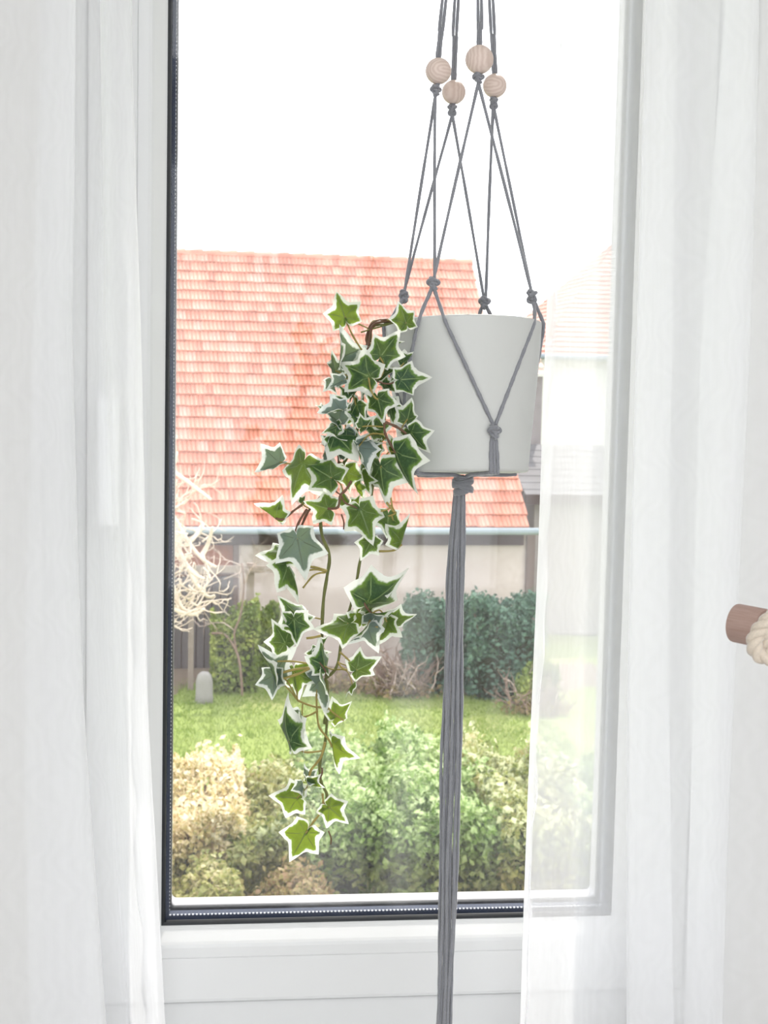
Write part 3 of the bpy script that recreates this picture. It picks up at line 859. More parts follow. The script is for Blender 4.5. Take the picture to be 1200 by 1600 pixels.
# vines: crop points
VN = [
 ([('A',900,300),('A',840,270),('A',765,275),('A',738,330),('A',735,420),('A',728,480),('A',705,640),('A',690,800),('A',640,1000),('A',560,1150),('A',480,1260),('A',455,1400),('B',462,60),('B',505,180),('B',492,300),('B',470,450),('B',462,660),('B',470,800),('C',490,0),('C',480,60)], M_vine, .0016, 0),
 ([('A',905,310),('A',830,290),('A',760,300),('A',745,370),('A',742,470),('A',800,560),('A',830,700),('A',825,860),('A',790,1000),('A',775,1150),('A',755,1270),('B',735,60),('B',690,190),('B',665,330),('B',628,480),('B',600,580),('B',580,662),('B',548,830),('B',482,905),('C',490,60),('C',495,200),('C',480,410),('C',450,530),('C',455,640),('C',490,720),('C',470,790)], M_vine, .0014, -.4),
 ([('A',890,290),('A',820,262),('A',750,290),('A',722,370),('A',720,430),('A',640,600),('A',590,760),('A',545,900),('A',560,1100),('A',500,1240),('A',392,1370),('A',350,1450),('B',312,85)], M_vine2, .0012, -.8),
 ([('A',880,305),('A',790,305),('A',690,335)], M_vine, .0008, -1.0),
 ([('A',870,280),('A',800,275),('A',752,310),('A',735,400),('A',725,440)], M_vine2, .0013, -1.2),
 ([('A',375,1370),('A',330,1440),('A',300,1520)], M_vine2, .0012, -2.6),
 ([('A',345,1345),('A',290,1385),('A',235,1430),('A',190,1425)], M_vine2, .0011, -2.8),
 ([('A',595,245),('A',640,350),('A',695,438)], M_pet, .0009, -1.8),
 ([('A',800,480),('A',825,530),('A',802,600),('A',735,598)], M_pet, .0008, -3.2),
 ([('A',735,600),('A',745,660),('A',768,712),('A',790,728)], M_pet, .0009, -3.5),
 ([('A',735,605),('A',830,635),('A',880,630),('A',925,605)], M_vine2, .0008, -3.2),
 ([('A',828,865),('A',830,920),('A',855,975),('A',895,1040)], M_vine2, .0012, -3.5),
 ([('A',830,862),('A',880,880),('A',925,905),('A',955,930)], M_vine2, .0013, -3.5),
 ([('A',635,1205),('A',600,1260),('A',570,1290),('A',555,1360),('A',495,1368)], M_vine2, .0012, -3.4),
 ([('A',570,1285),('A',600,1335),('A',650,1355),('A',690,1378)], M_vine2, .0009, -3.3),
 ([('A',515,1190),('A',540,1260),('A',570,1285)], M_vine2, .0008, -3.4),
 ([('A',575,1400),('A',590,1450),('A',588,1490)], M_vine2, .0008, -3.3),
 ([('A',215,1098),('A',280,1105)], M_pet, .0010, -2.6),
 ([('A',865,1300),('A',875,1360),('A',890,1395),('A',850,1412)], M_pet, .0008, -2.6),
 ([('A',840,1330),('A',885,1390)], M_pet, .0010, -2.7),
 ([('A',800,1385),('A',850,1370),('A',870,1340)], M_pet, .0007, -2.6),
 ([('B',795,155),('B',880,150),('B',930,115)], M_pet, .0010, -2.5),
 ([('B',492,270),('B',430,250),('B',320,240)], M_pet, .0011, -2.0),
 ([('B',490,272),('B',420,262),('B',380,268)], M_pet, .0009, -2.1),
 ([('B',485,278),('B',415,295),('B',350,370)], M_pet, .0009, -2.0),
 ([('B',665,325),('B',700,322)], M_pet, .0008, -1.8),
 ([('B',660,380),('B',690,390),('B',715,470),('B',752,520)], M_vine2, .0010, -2.6),
 ([('B',640,380),('B',665,390),('B',690,375)], M_vine, .0016, -1.8),
 ([('B',455,650),('B',410,660),('B',370,665)], M_pet, .0012, -2.2),
 ([('B',565,745),('B',600,775),('B',625,800)], M_pet, .0009, -2.2),
 ([('B',555,800),('B',575,835),('B',610,850)], M_pet, .0009, -2.2),
 ([('B',745,590),('B',790,600)], M_pet, .0008, -2.0),
 ([('B',385,838),('B',290,850),('B',182,882)], M_pet, .0012, -2.8),
 ([('B',390,840),('B',320,875),('B',222,905)], M_pet, .0012, -2.9),
 ([('B',375,812),('B',290,800),('B',200,800)], M_pet, .0009, -2.6),
 ([('B',440,800),('B',478,850),('B',478,880)], M_vine2, .0009, -2.5),
 ([('C',318,165),('C',370,188),('C',430,205),('C',492,206)], M_pet, .0010, -1.9),
 ([('C',430,130),('C',432,220),('C',445,320),('C',500,395),('C',520,440)], M_pet, .0010, -1.8),
 ([('C',355,265),('C',400,248),('C',438,225)], M_pet, .0009, -1.9),
 ([('C',492,206),('C',530,240),('C',590,285)], M_pet, .0009, -2.0),
 ([('C',268,402),('C',300,440),('C',365,470),('C',465,462)], M_pet, .0010, -2.0),
 ([('C',480,410),('C',455,500),('C',398,575),('C',382,645)], M_pet, .0012, -2.0),
 ([('C',430,655),('C',460,600),('C',462,560)], M_vine2, .0009, -1.8),
 ([('C',365,945),('C',410,880),('C',448,832),('C',468,790),('C',465,712)], M_pet, .0011, -1.9),
 ([('C',500,930),('C',515,975),('C',513,1010)], M_vine2, .0007, -1.6),
 ([('C',480,305),('C',488,240)], M_vine, .0022, -.6),
]
vsamp = []
for pts, mt, r, dz in VN:
    w3 = [P(*px(*p), IV+dz/100) for p in pts]
    # the bundle starts inside the pot, behind the rim
    if pts[0][0] == 'A' and pts[0][2] < 320 and pts[0][1] > 850:
        k0 = P(655, 535, D0-0.02)
        w3 = [k0, P(640, 515, D0-0.03), P(628, 502, D0-0.035)] + w3[1:]
    sp = spline(w3, 6)
    MB().tube(sp, [r*(1+0.12*math.sin(i*1.1)) for i in range(len(sp))], 7).build('vine' if len(pts) > 7 else 'stem', mt, ivy, True)
    for (o_, x_, y_) in pts: pass
    if len(pts) > 3: vsamp += sp
for i, (o_, bx, by, tx, ty, wd, dz, back, thin, fold) in enumerate(LV):
    b2, t2 = px(o_, bx, by), px(o_, tx, ty)
    dep = IV + dz/100
    B = P(*b2, dep)
    rnd = random.Random(i*13+5)
    T = P(*t2, dep + rnd.uniform(-0.004, 0.008))
    e1 = (T-B)
    Lg = e1.length
    e1.normalize()
    view = (CAM-B).normalized()
    n_ = (view - e1*view.dot(e1)).normalized()
    if back: n_ = -n_
    roll = math.acos(min(abs(wd), 1.0))*(1 if wd > 0 else -1)
    n_.rotate(Matrix.Rotation(roll, 3, e1))
    e2 = n_.cross(e1)
    me = leaf_mesh(Lg*1.05, fold+0.10, rnd.uniform(-0.1, 0.75), i, rnd.uniform(0.92, 1.10))
    o = bpy.data.objects.new('leaf', me)
    C.objects.link(o)
    me.polygons.foreach_set('use_smooth', [True]*len(me.polygons))
    o.parent = ivy
    M = Matrix(((e1.x, e2.x, n_.x, B.x), (e1.y, e2.y, n_.y, B.y), (e1.z, e2.z, n_.z, B.z), (0, 0, 0, 1)))
    o.matrix_basis = Matrix.Translation(-ivy.location) @ M
    o['thin'] = float(thin)
    # leaf stalk to the nearest vine
    near = min(vsamp, key=lambda p: (p-B).length)
    dist = (near-B).length
    if 0.006 < dist < 0.034:
        mid = B.lerp(near, 0.5) + Vector((0, 0, 0.003)) - view*0.004 - e1*0.004
        pm = MB().tube(spline([B, mid, near], 5), 0.0007, 6).build('petiole', M_pet, None, True)
        pm.parent = o
        pm.matrix_basis = M.inverted()

# ------------------------------------------------------------------ wooden peg with rope at the right
DP = 0.92
pa, pc = P(1149, 973, DP+0.004), P(1194, 982, DP-0.010)
ad = (pc-pa).normalized()
RP = 30.5/F*DP
Mq = Matrix.Translation(pa) @ ad.to_track_quat('Z', 'Y').to_matrix().to_4x4()
LP = (pc-pa).length
peg = thing('wooden_peg', 'round walnut peg with a rope groove at the right edge', 'peg', pa)
pr = [(0.0001, 0.0), (RP-0.0010, 0.0), (RP-0.0002, 0.0004), (RP, 0.0014), (RP, LP-0.0008), (RP-0.0006, LP), (RP*0.74, LP+0.0004), (RP*0.72, LP+0.001), (RP*0.72, LP+0.030), (RP*0.74, LP+0.0315), (RP-0.0006, LP+0.032), (RP, LP+0.033), (RP, LP+0.075)]
shank = MB().lathe(pr, Matrix.Identity(4), 48).build('peg_body', M_dowel, None, True)
shank.parent = peg
shank.matrix_basis = Matrix.Translation(-pa) @ Mq
shank.modifiers.new('edge', 'EDGE_SPLIT').split_angle = math.radians(40)
far = Mq @ Vector((0, 0, LP+0.075))
wallp = far + ad*((RX1-far.x)/ad.x)
MB().tube([far-ad*0.002, wallp+ad*0.01], RP*0.98, 32).build('peg_shank', M_dowel, peg, True)
rope = thing('rope_loop', 'thick cream twisted rope looped round the wooden peg', 'rope', pc)
def twisted(path, R, parent, name='rope_strand', n=3, pitch=0.020):
    sp = spline(path, 10)
    # even spacing
    L = [0]
    for i in range(1, len(sp)): L.append(L[-1]+(sp[i]-sp[i-1]).length)
    N = max(int(L[-1]/0.0013), 8)
    pts = []
    for i in range(N+1):
        s_ = L[-1]*i/N
        j = min(max(next((k for k in range(1, len(L)) if L[k] >= s_), len(L)-1), 1), len(L)-1)
        t = (s_-L[j-1])/max(L[j]-L[j-1], 1e-9)
        pts.append(sp[j-1].lerp(sp[j], t))
    a = (pts[1]-pts[0]).orthogonal().normalized()
    fr = []
    for i in range(N+1):
        t = (pts[min(i+1, N)]-pts[max(i-1, 0)]).normalized()
        a = (a-t*a.dot(t)).normalized()
        fr.append((a.copy(), t.cross(a)))
    for k in range(n):
        q_ = []
        for i in range(N+1):
            w = 2*PI*(i*0.0013/pitch + k/n)
            q_.append(pts[i]+(fr[i][0]*math.cos(w)+fr[i][1]*math.sin(w))*R*0.5)
        MB().tube(q_, R*0.56, 8).build(name, M_rope, parent, True)
RR = 0.0042
path = []
for i in range(60):
    t = i/59*2*PI*3.2
    path.append(Mq @ Vector(((RP*0.72+RR*1.1)*math.cos(t-2.2), (RP*0.72+RR*1.1)*math.sin(t-2.2), LP+0.0105+0.0062*t/(2*PI)+0.001)))
twisted(path, RR, rope)
# outer turn hanging under the peg
lo = [P(1216, 957, DP-0.050), P(1200, 970, DP-0.052), P(1184, 988, DP-0.050), P(1178, 1006, DP-0.048), P(1184, 1022, DP-0.046), P(1204, 1029, DP-0.046), P(1228, 1032, DP-0.044)]
twisted(lo, 0.0048, rope)
lo2 = [P(1212, 968, DP-0.050), P(1201, 980, DP-0.050), P(1194, 996, DP-0.046), P(1197, 1010, DP-0.042), P(1212, 1018, DP-0.040), P(1235, 1020, DP-0.038)]
twisted(lo2, 0.0046, rope)
twisted([P(1235, 1016, DP-0.03), P(1250, 1100, DP-0.03), P(1252, 1400, DP-0.03), P(1250, 1700, DP-0.03)], 0.0048, rope)

# ------------------------------------------------------------------ garden ground
ZG = -3.0
gm = MB()
nx, ny = 60, 60
for j in range(ny+1):
    for i in range(nx+1):
        x = -26+60*i/nx
        y = 1.5+58*j/ny
        gm.v.append((x, y, ZG+0.05*math.sin(x*0.9+1)*math.sin(y*0.7)))
for j in range(ny):
    for i in range(nx):
        a = j*(nx+1)+i
        gm.f.append((a, a+1, a+nx+2, a+nx+1))
tag(gm.build('lawn', M_lawn, None, True), 'green garden lawn between the hedge and the barn', 'lawn', kind='structure')
def gp(px_, py_, z=ZG):       # the point of the garden ground seen at a pixel
    return PZ(px_, py_, z)

# grass blades standing on the lawn (joined)
def blades(name, n, x0, x1, y0, y1, h, m):
    V = np.zeros((n, 3, 3), dtype=np.float32)
    x = rng.uniform(x0, x1, n); y = rng.uniform(y0, y1, n)
    zz = ZG+0.05*np.sin(x*0.9+1)*np.sin(y*0.7)-0.01
    a = rng.uniform(0, PI, n); w = 0.012
    hh = h*rng.uniform(0.5, 1.2, n)
    V[:, 0] = np.stack([x-w*np.cos(a), y-w*np.sin(a), zz], 1)
    V[:, 1] = np.stack([x+w*np.cos(a), y+w*np.sin(a), zz], 1)
    V[:, 2] = np.stack([x+rng.normal(0, 0.03, n), y+rng.normal(0, 0.03, n), zz+hh], 1)
    me = bpy.data.meshes.new(name)
    me.from_pydata(V.reshape(-1, 3).tolist(), [], [(3*i, 3*i+1, 3*i+2) for i in range(n)])
    return link(name, me, m)
M_grass = m_foliage('grass_blades', [(0.17, 0.25, 0.05), (0.26, 0.34, 0.08), (0.33, 0.38, 0.14)], 0.4)
tag(blades('grass', 34000, -3.6, 4.6, 14.5, 21.6, 0.07, M_grass), 'short green grass blades of the lawn', 'grass', kind='stuff')

# ------------------------------------------------------------------ barn
BA = math.radians(3.4)
bx_, by_ = Vector((math.cos(BA), math.sin(BA), 0)), Vector((-math.sin(BA), math.cos(BA), 0))
dE = 23.0
Er = P(826, 826, dE)                 # right end of the eave
El = Er - bx_*8.2
zE = Er.z
Rr = P(745, 412, 26.85)              # right end of the ridge
run = (Rr-Er).dot(by_)
rise = Rr.z-Er.z
slope = math.atan2(rise, run)
SL = math.hypot(rise, run)
def bpnt(u, v, z):                   # barn coordinates: u from right end leftwards, v depth, z height
    return Er - bx_*u + by_*v + Vector((0, 0, z))
barn = thing('barn', 'low rendered barn with a red clay tile roof behind the lawn', 'barn', (Er.x-4, Er.y, ZG))
zg = ZG - zE
VW = 0.35                            # wall set back below the eaves
def bbox(mb, u0, u1, v0, v1, z0, z1):
    v = [bpnt(u, vv, z) for z in (z0, z1) for (u, vv) in ((u0, v0), (u1, v0), (u1, v1), (u0, v1))]
    return mb.add(v, [(0,1,2,3),(7,6,5,4),(4,5,1,0),(5,6,2,1),(6,7,3,2),(7,4,0,3)])
def bu(pxx, pyy=950):                # u coordinate of a pixel column on the barn's wall
    d = fw + rt*((pxx-600)/F) - up*((pyy-800)/F)
    o_ = Er + by_*VW
    t = (o_-CAM).dot(by_)/d.dot(by_)
    return -((CAM+d*t)-Er).dot(bx_)
uP0, uP1 = bu(828), bu(368)
mb = MB()
bbox(mb, uP0, uP1, VW, VW+0.3, zg, -0.10)
mb.build('plaster_wall', M_plaster, barn)
mb = MB(); bbox(mb, uP1, 8.0, VW+0.12, VW+0.3, zg, -0.10); mb.build('brick_wall', M_brick, barn)
mb = MB(); bbox(mb, uP0, 8.0, VW+0.3, 2*run-0.5, zg, -0.1); mb.build('barn_core', M_plaster, barn)
mb = MB(); bbox(mb, 0.0, 8.2, VW-0.10, VW+0.02, -0.29, -0.09); mb.build('eaves_beam', M_darktimber, barn)
mb = MB(); bbox(mb, bu(832), bu(819), VW-0.05, VW+0.1, zg, -0.1); mb.build('corner_post', M_timber, barn)
for pc_ in (368, 388):
    mb = MB(); bbox(mb, bu(pc_+4), bu(pc_-4), VW-0.04, VW+0.1, zg, -0.29)
    if pc_ == 368: mb.build('wall_post', M_timber, barn)
mb = MB(); bbox(mb, uP1, 8.0, VW-0.03, VW+0.1, -0.75, -0.66); mb.build('wall_rail', M_timber, barn)
# planks left of the plaster
u = uP1+0.02
k = 0
while u < 6.9:
    w = 0.105+0.03*((k*7) % 5)/5
    mb = MB(); bbox(mb, u, u+w-0.015, VW-0.02-0.012*((k*3) % 3), VW+0.1, zg, -0.78-0.04*((k*5) % 4)/4)
    mb.build('plank', M_planks, barn)
    u += w
    k += 1
# roof deck
deck = MB()
def rp(u, s, off=0.0):               # roof coordinates: s along the slope
    return bpnt(u, s*math.cos(slope)-off*math.sin(slope), s*math.sin(slope)+off*math.cos(slope))
deck.add([rp(0, -0.02, -0.03), rp(8.2, -0.02, -0.03), rp(8.2, SL, -0.03), rp(0, SL, -0.03), bpnt(0, 2*run, 0), bpnt(8.2, 2*run, 0)],
         [(0, 1, 2, 3), (3, 2, 5, 4), (0, 3, 4), (1, 5, 2), (0, 4, 5, 1)])
deck.build('roof_deck', M_darktimber, barn)
TW, ROWS = 0.1385, 25
EX = SL/ROWS
M_tile = m_tile(TW, EX*math.sin(slope), BA)
# one double-roll tile
tv, tf = [], []
NPF = 9
prof = [(i/(NPF-1)*TW*0.985, 0.017*abs(math.sin(2*PI*i/(NPF-1)))**0.8) for i in range(NPF)]
for (s_, h) in ((0.0, 0.046), (EX+0.03, 0.008)):
    for (a, b) in prof: tv.append((a, s_, h+b))
for (a, b) in prof: tv.append((a, 0.0, 0.012+b*0.3))
for i in range(NPF-1):
    tf.append((i, i+1, NPF+i+1, NPF+i))
    tf.append((2*NPF+i, 2*NPF+i+1, i+1, i))
tm = bpy.data.meshes.new('roof_tile')
ex, ey = -bx_, (by_*math.cos(slope)+Vector((0, 0, math.sin(slope))))
ez = Vector((0, 0, 1))*math.cos(slope)-by_*math.sin(slope)
# tile laid from its left lower corner to the right
tm.from_pydata([(a, b, c) for a, b, c in tv], [], tf)
tm.materials.append(M_tile)
Rm = Matrix(((bx_.x, ey.x, ez.x, 0), (bx_.y, ey.y, ez.y, 0), (bx_.z, ey.z, ez.z, 0), (0, 0, 0, 1)))
cols = int(8.2/TW)
rest = MB()
cnt = 0
for r in range(ROWS):
    for c in range(cols):
        o0 = rp((c+1)*TW - (0.02 if r % 2 else 0.0), r*EX, 0.0)
        jit = rng.normal(0, 0.0022)
        Mt = Matrix.Translation(o0 + ez*jit + ey*rng.normal(0, 0.003)) @ Rm
        if r < 7 and 0 <= c < 42:
            t_ = bpy.data.objects.new('roof_tile', tm)
            C.objects.link(t_)
            t_.parent = barn
            t_.matrix_basis = Matrix.Translation(-barn.location) @ Mt
            cnt += 1
        else:
            rest.add([Mt @ Vector(p) for p in tv], tf)
tag(rest.build('upper_roof_tiles', M_tile, barn), kind='stuff')
mb = MB()
for k in range(27):                   # ridge caps
    u = k*0.305
    mb.tube([bpnt(u-0.01, run, rise-0.005+0.012), bpnt(u+0.30, run, rise-0.005)], [0.085, 0.072], 10)
mb.build('ridge_cap', M_tile, barn)
MB().tube([bpnt(-0.16, -0.08, -0.035), bpnt(8.2, -0.08, -0.035)], 0.055, 12).build('gutter', M_gutter, barn, True)

# earth bed in front of the barn
eb = MB()
p0, p1 = bpnt(-1.2, VW-0.02, zg+0.03), bpnt(8, VW-0.02, zg+0.03)
N = 60
for i in range(N+1):
    t = i/N
    b = p0.lerp(p1, t)
    fr = 0.9+0.35*math.sin(i*0.45)+0.2*math.sin(i*1.3)+1.3*max(0, (t-0.55))
    eb.v += [tuple(b+Vector((0, 0, 0.05))), tuple(b-by_*fr*0.6+Vector((0, 0, 0.06))), tuple(b-by_*fr*1.35+Vector((0, 0, -0.04)))]
for i in range(N):
    for k in range(2):
        a = i*3+k
        eb.f.append((a, a+1, a+4, a+3))
tag(eb.build('flower_bed', M_earth, None, True), 'strip of bare brown earth along the foot of the barn', 'flower bed', kind='structure')

# ------------------------------------------------------------------ neighbours
house = thing('house', 'white rendered house with a red hipped roof right of the barn', 'house', P(900, 1000, 34))
hz = P(860, 551, 34).z
hL, hR = P(853, 551, 34).x, P(1130, 551, 34).x
hy = P(853, 551, 34).y
MB().box((hL, hy, ZG), (hR, hy+7, hz)).build('house_wall', M_housewall, house)
zt = P(985, 385, 36.5).z
hx = P(985, 385, 36.5).x
rf_ = MB()
o_ = 0.35
e = [Vector((hL-o_, hy-o_, hz-0.1)), Vector((hR+o_, hy-o_, hz-0.1)), Vector((hR+o_, hy+7+o_, hz-0.1)), Vector((hL-o_, hy+7+o_, hz-0.1))]
t1, t2 = Vector((hx, hy+3.5, zt+0.3)), Vector((hR-1.5, hy+3.5, zt+0.3))
M_tile2 = m_tile(0.3, 0.2, 0, 'clay_tile_far', ((0.36, 0.14, 0.10), (0.48, 0.22, 0.16)))
NR = 26
for (a, b, c_, d) in ((e[0], e[1], t2, t1), (e[3], e[0], t1, t1), (e[1], e[2], t2, t2), (e[2], e[3], t1, t2)):
    nrm = (b-a).cross(d-a).normalized()
    for i in range(NR):
        s0, s1 = i/NR, (i+1)/NR
        q_ = [a.lerp(d, s0), b.lerp(c_, s0), b.lerp(c_, s1), a.lerp(d, s1)]
        rf_.add([q_[0]+nrm*0.03, q_[1]+nrm*0.03, q_[2]+nrm*0.01, q_[3]+nrm*0.01, q_[0], q_[1]], [(0, 1, 2, 3), (4, 5, 1, 0)])
tag(rf_.build('house_roof', M_tile2, house), kind='stuff')
MB().tube([e[0]+Vector((0, -0.05, 0)), e[1]+Vector((0, -0.05, 0))], 0.07, 10).build('gutter', M_gutter, house, True)
for xw in ():
    w0, w1 = P(xw, 640, 34), P(xw+26, 690, 34)
    f_ = MB().box((w0.x, hy-0.04, w1.z), (w1.x, hy+0.05, w0.z)).build('window', M_pvc, house)
    MB().box((w0.x+0.05, hy-0.05, w1.z+0.05), (w1.x-0.05, hy-0.035, w0.z-0.05)).build('pane', M_slate, f_)

annex = thing('outbuilding', 'grey rendered outbuilding partly hidden behind the white pot', 'outbuilding', P(835, 1000, 29))
a0, a1 = P(770, 600, 29), P(850, 600, 29)
MB().box((a0.x, a0.y, ZG), (a1.x, a0.y+2.5, P(835, 588, 29).z)).build('outbuilding_wall', M_annex, annex)
zt_ = P(835, 588, 29).z
rr_ = MB()
for i in range(5):
    rr_.add([(a0.x-0.2, a0.y-0.2+i*0.3, zt_+i*0.14+0.05), (a1.x+0.05, a0.y-0.2+i*0.3, zt_+i*0.14+0.05), (a1.x+0.05, a0.y+0.1+i*0.3, zt_+i*0.14+0.15), (a0.x-0.2, a0.y+0.1+i*0.3, zt_+i*0.14+0.15)], [(0, 1, 2, 3)])
rr_.build('outbuilding_roof', M_tile2, annex)

shed = thing('shed', 'low shed with a dark slate roof between barn and white house', 'shed', P(900, 1000, 26.5))
s0, s1 = P(829, 776, 26.5), P(1010, 776, 26.5)
MB().box((s0.x+0.1, s0.y+0.1, ZG), (s1.x, s0.y+2.4, s0.z)).build('shed_wall', M_annex, shed)
st = P(835, 697, 28).z
sr = MB()
for i in range(8):
    y0_, y1_ = s0.y-0.1+2.2*i/8, s0.y-0.1+2.2*(i+1)/8
    z0_, z1_ = s0.z+(st-s0.z)*i/8, s0.z+(st-s0.z)*(i+1)/8
    sr.add([(s0.x-0.1, y0_, z0_+0.018), (s1.x, y0_, z0_+0.018), (s1.x, y1_, z1_+0.01), (s0.x-0.1, y1_, z1_+0.01), (s0.x-0.1, y0_, z0_), (s1.x, y0_, z0_)], [(0, 1, 2, 3), (4, 5, 1, 0)])
sr.build('shed_roof', M_slate, shed)
MB().box((s0.x-0.12, s0.y-0.14, s0.z-0.13), (s1.x, s0.y-0.08, s0.z+0.05)).build('fascia_board', M_darktimber, shed)

# ------------------------------------------------------------------ plants of the garden
def leafcloud(name, n, size, sampler, m, parent, el=1.6, updir=0.35):
    c = sampler(n)
    d = rng.normal(size=(n, 3)); d /= np.linalg.norm(d, axis=1)[:, None]
    b = rng.normal(size=(n, 3)); b -= d*(b*d).sum(1)[:, None]; b /= np.linalg.norm(b, axis=1)[:, None]
    s_ = size*rng.uniform(0.6, 1.25, n)[:, None]
    nn = np.cross(d, b)
    v = np.stack([c-d*s_*el/2, c+b*s_*0.5+nn*s_*0.1, c+d*s_*el/2, c-b*s_*0.5+nn*s_*0.1], 1).reshape(-1, 3)
    me = bpy.data.meshes.new(name)
    me.vertices.add(4*n)
    me.vertices.foreach_set('co', v.astype(np.float32).ravel())
    me.loops.add(6*n)
    base = (np.arange(n)*4)[:, None]
    idx = (base + np.array([0, 1, 2, 0, 2, 3])[None, :]).ravel()
    me.loops.foreach_set('vertex_index', idx.astype(np.int32))
    me.polygons.add(2*n)
    me.polygons.foreach_set('loop_start', (np.arange(2*n)*3).astype(np.int32))
    me.polygons.foreach_set('loop_total', np.full(2*n, 3, dtype=np.int32))
    me.update(calc_edges=True)
    me.validate()
    return tag(link(name, me, m, parent), kind='stuff')
def lumps(cx, cy, z0, w, d, h, k, seed):
    r_ = np.random.default_rng(seed)
    L = []
    for i in range(k):
        a, b = r_.uniform(-0.5, 0.5), r_.uniform(-0.5, 0.5)
        rr = r_.uniform(0.16, 0.28)*min(w, d, h*1.6)
        L.append((cx+a*w, cy+b*d, z0+h*r_.uniform(0.35, 1.0)-rr*0.6, rr))
    return L
def shrub(name, label, cx, cy, w, d, h, m, n, size, k=16, seed=1, z0=ZG, boxy=0.0, group=None, cat='shrub', conic=0.0):
    t = thing(name, label, cat, (cx, cy, z0), group)
    Lm = lumps(cx, cy, z0, w*0.75, d*0.75, h*0.98, k, seed)
    La = np.array(Lm)
    def samp(n_):
        out = []
        if boxy:
            nb = int(n_*boxy)
            p = rng.uniform(-0.5, 0.5, (nb, 3))
            # push to the surface of a rounded block: mostly the top and the front
            f_ = rng.integers(0, 4, nb)
            dp = np.abs(rng.normal(0, 0.06, nb))
            p[f_ <= 1, 2] = 0.5-dp[f_ <= 1]
            p[f_ == 2, 1] = -0.5+dp[f_ == 2]
            p[f_ == 3, 0] = np.sign(p[f_ == 3, 0])*(0.5-dp[f_ == 3])
            bumpz = 0.08*np.sin(p[:, 0]*w*7.1+seed)+0.07*np.sin(p[:, 1]*d*4+p[:, 0]*5)+rng.normal(0, 0.05, nb)
            out.append(np.stack([cx+p[:, 0]*w, cy+p[:, 1]*d+0.5*bumpz, z0+(p[:, 2]+0.5)*h+bumpz*(p[:, 2] > 0)], 1))
            n_ -= nb
        i = rng.choice(len(La), n_, p=La[:, 3]**2/np.sum(La[:, 3]**2))
        v = rng.normal(size=(n_, 3)); v /= np.linalg.norm(v, axis=1)[:, None]
        r_ = La[i, 3]*rng.uniform(0.75, 1.12, n_)
        q_ = La[i, :3]+v*r_[:, None]
        if conic:
            fz = np.clip((q_[:, 2]-z0)/h, 0, 1)
            sc_ = 1-conic*fz
            q_[:, 0] = cx+(q_[:, 0]-cx)*sc_; q_[:, 1] = cy+(q_[:, 1]-cy)*sc_
        q_[:, 2] = np.maximum(q_[:, 2], z0+0.02)
        out.append(q_)
        return np.concatenate(out)
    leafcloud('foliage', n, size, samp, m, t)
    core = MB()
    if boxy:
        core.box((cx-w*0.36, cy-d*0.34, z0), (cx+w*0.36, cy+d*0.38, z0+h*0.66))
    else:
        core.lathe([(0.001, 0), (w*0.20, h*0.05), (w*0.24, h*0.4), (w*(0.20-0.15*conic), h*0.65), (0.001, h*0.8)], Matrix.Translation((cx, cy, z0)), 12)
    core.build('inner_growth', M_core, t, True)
    st_ = MB()
    rs = random.Random(seed)
    for q_ in range(5):
        a = rs.uniform(0, 6)
        x_, y_ = cx+rs.uniform(-.25, .25)*w, cy+rs.uniform(-.25, .25)*d
        st_.tube(spline([(x_, y_, z0-0.02), (x_+0.1*math.cos(a), y_+0.1*math.sin(a), z0+h*0.5), (x_+0.25*w*math.cos(a), y_+0.25*d*math.sin(a), z0+h*0.95)], 4), [0.02]*5+[0.012]*4, 6)
    st_.build('stems', M_twig, t, True)
    return t

Fol_hedge = m_foliage('hedge_leaves', [(0.05, 0.10, 0.02), (0.14, 0.25, 0.04), (0.25, 0.38, 0.09), (0.45, 0.52, 0.24)], 0.35, (0.24, 0.13, 0.08), (ZG+0.35, ZG+1.1), (0.66, 0.76, 0.42))
Fol_hedge2 = m_foliage('hedge_leaves_warm', [(0.06, 0.09, 0.02), (0.20, 0.24, 0.05), (0.36, 0.36, 0.10), (0.50, 0.42, 0.24)], 0.35, (0.27, 0.14, 0.08), (ZG+0.2, ZG+1.15), (0.72, 0.74, 0.46))
Fol_cream = m_foliage('cream_blossom_leaves', [(0.16, 0.16, 0.05), (0.48, 0.40, 0.15), (0.74, 0.60, 0.36), (0.90, 0.82, 0.64)], 0.35, (0.20, 0.24, 0.07), (ZG+0.3, ZG+1.0), (0.92, 0.82, 0.62))
Fol_brown = m_foliage('russet_leaves', [(0.12, 0.09, 0.035), (0.26, 0.15, 0.08), (0.25, 0.24, 0.07), (0.40, 0.26, 0.16)], 0.3)
Fol_fir = m_foliage('blue_green_needles', [(0.05, 0.10, 0.075), (0.085, 0.16, 0.11), (0.15, 0.25, 0.16)], 0.1)
Fol_yew = m_foliage('yellow_green_needles', [(0.10, 0.15, 0.03), (0.21, 0.27, 0.06), (0.40, 0.42, 0.12)], 0.2)
hd = [  # px centre, depth, width m, depth m, height m
 ('hedge_shrub', 'bright green shrub below the ivy, middle of the hedge', 548, 12.3, 0.86, 2.6, 1.22, Fol_hedge, 17000, 0.050, 21),
 ('hedge_shrub', 'bright green shrub directly behind the grey tassel', 690, 12.4, 0.80, 2.7, 1.26, Fol_hedge, 16000, 0.050, 22),
 ('hedge_shrub', 'green shrub with yellow leaves right of the grey tassel', 818, 12.2, 0.80, 2.5, 1.24, Fol_hedge2, 15000, 0.050, 23),
 ('hedge_shrub', 'green shrub showing faintly through the right sheer curtain', 950, 12.2, 0.80, 2.5, 1.2, Fol_hedge, 11000, 0.050, 24),
 ('hedge_shrub', 'green and russet shrub behind the lowest ivy leaves', 420, 12.0, 0.66, 2.2, 1.10, Fol_hedge2, 14000, 0.050, 25),
]
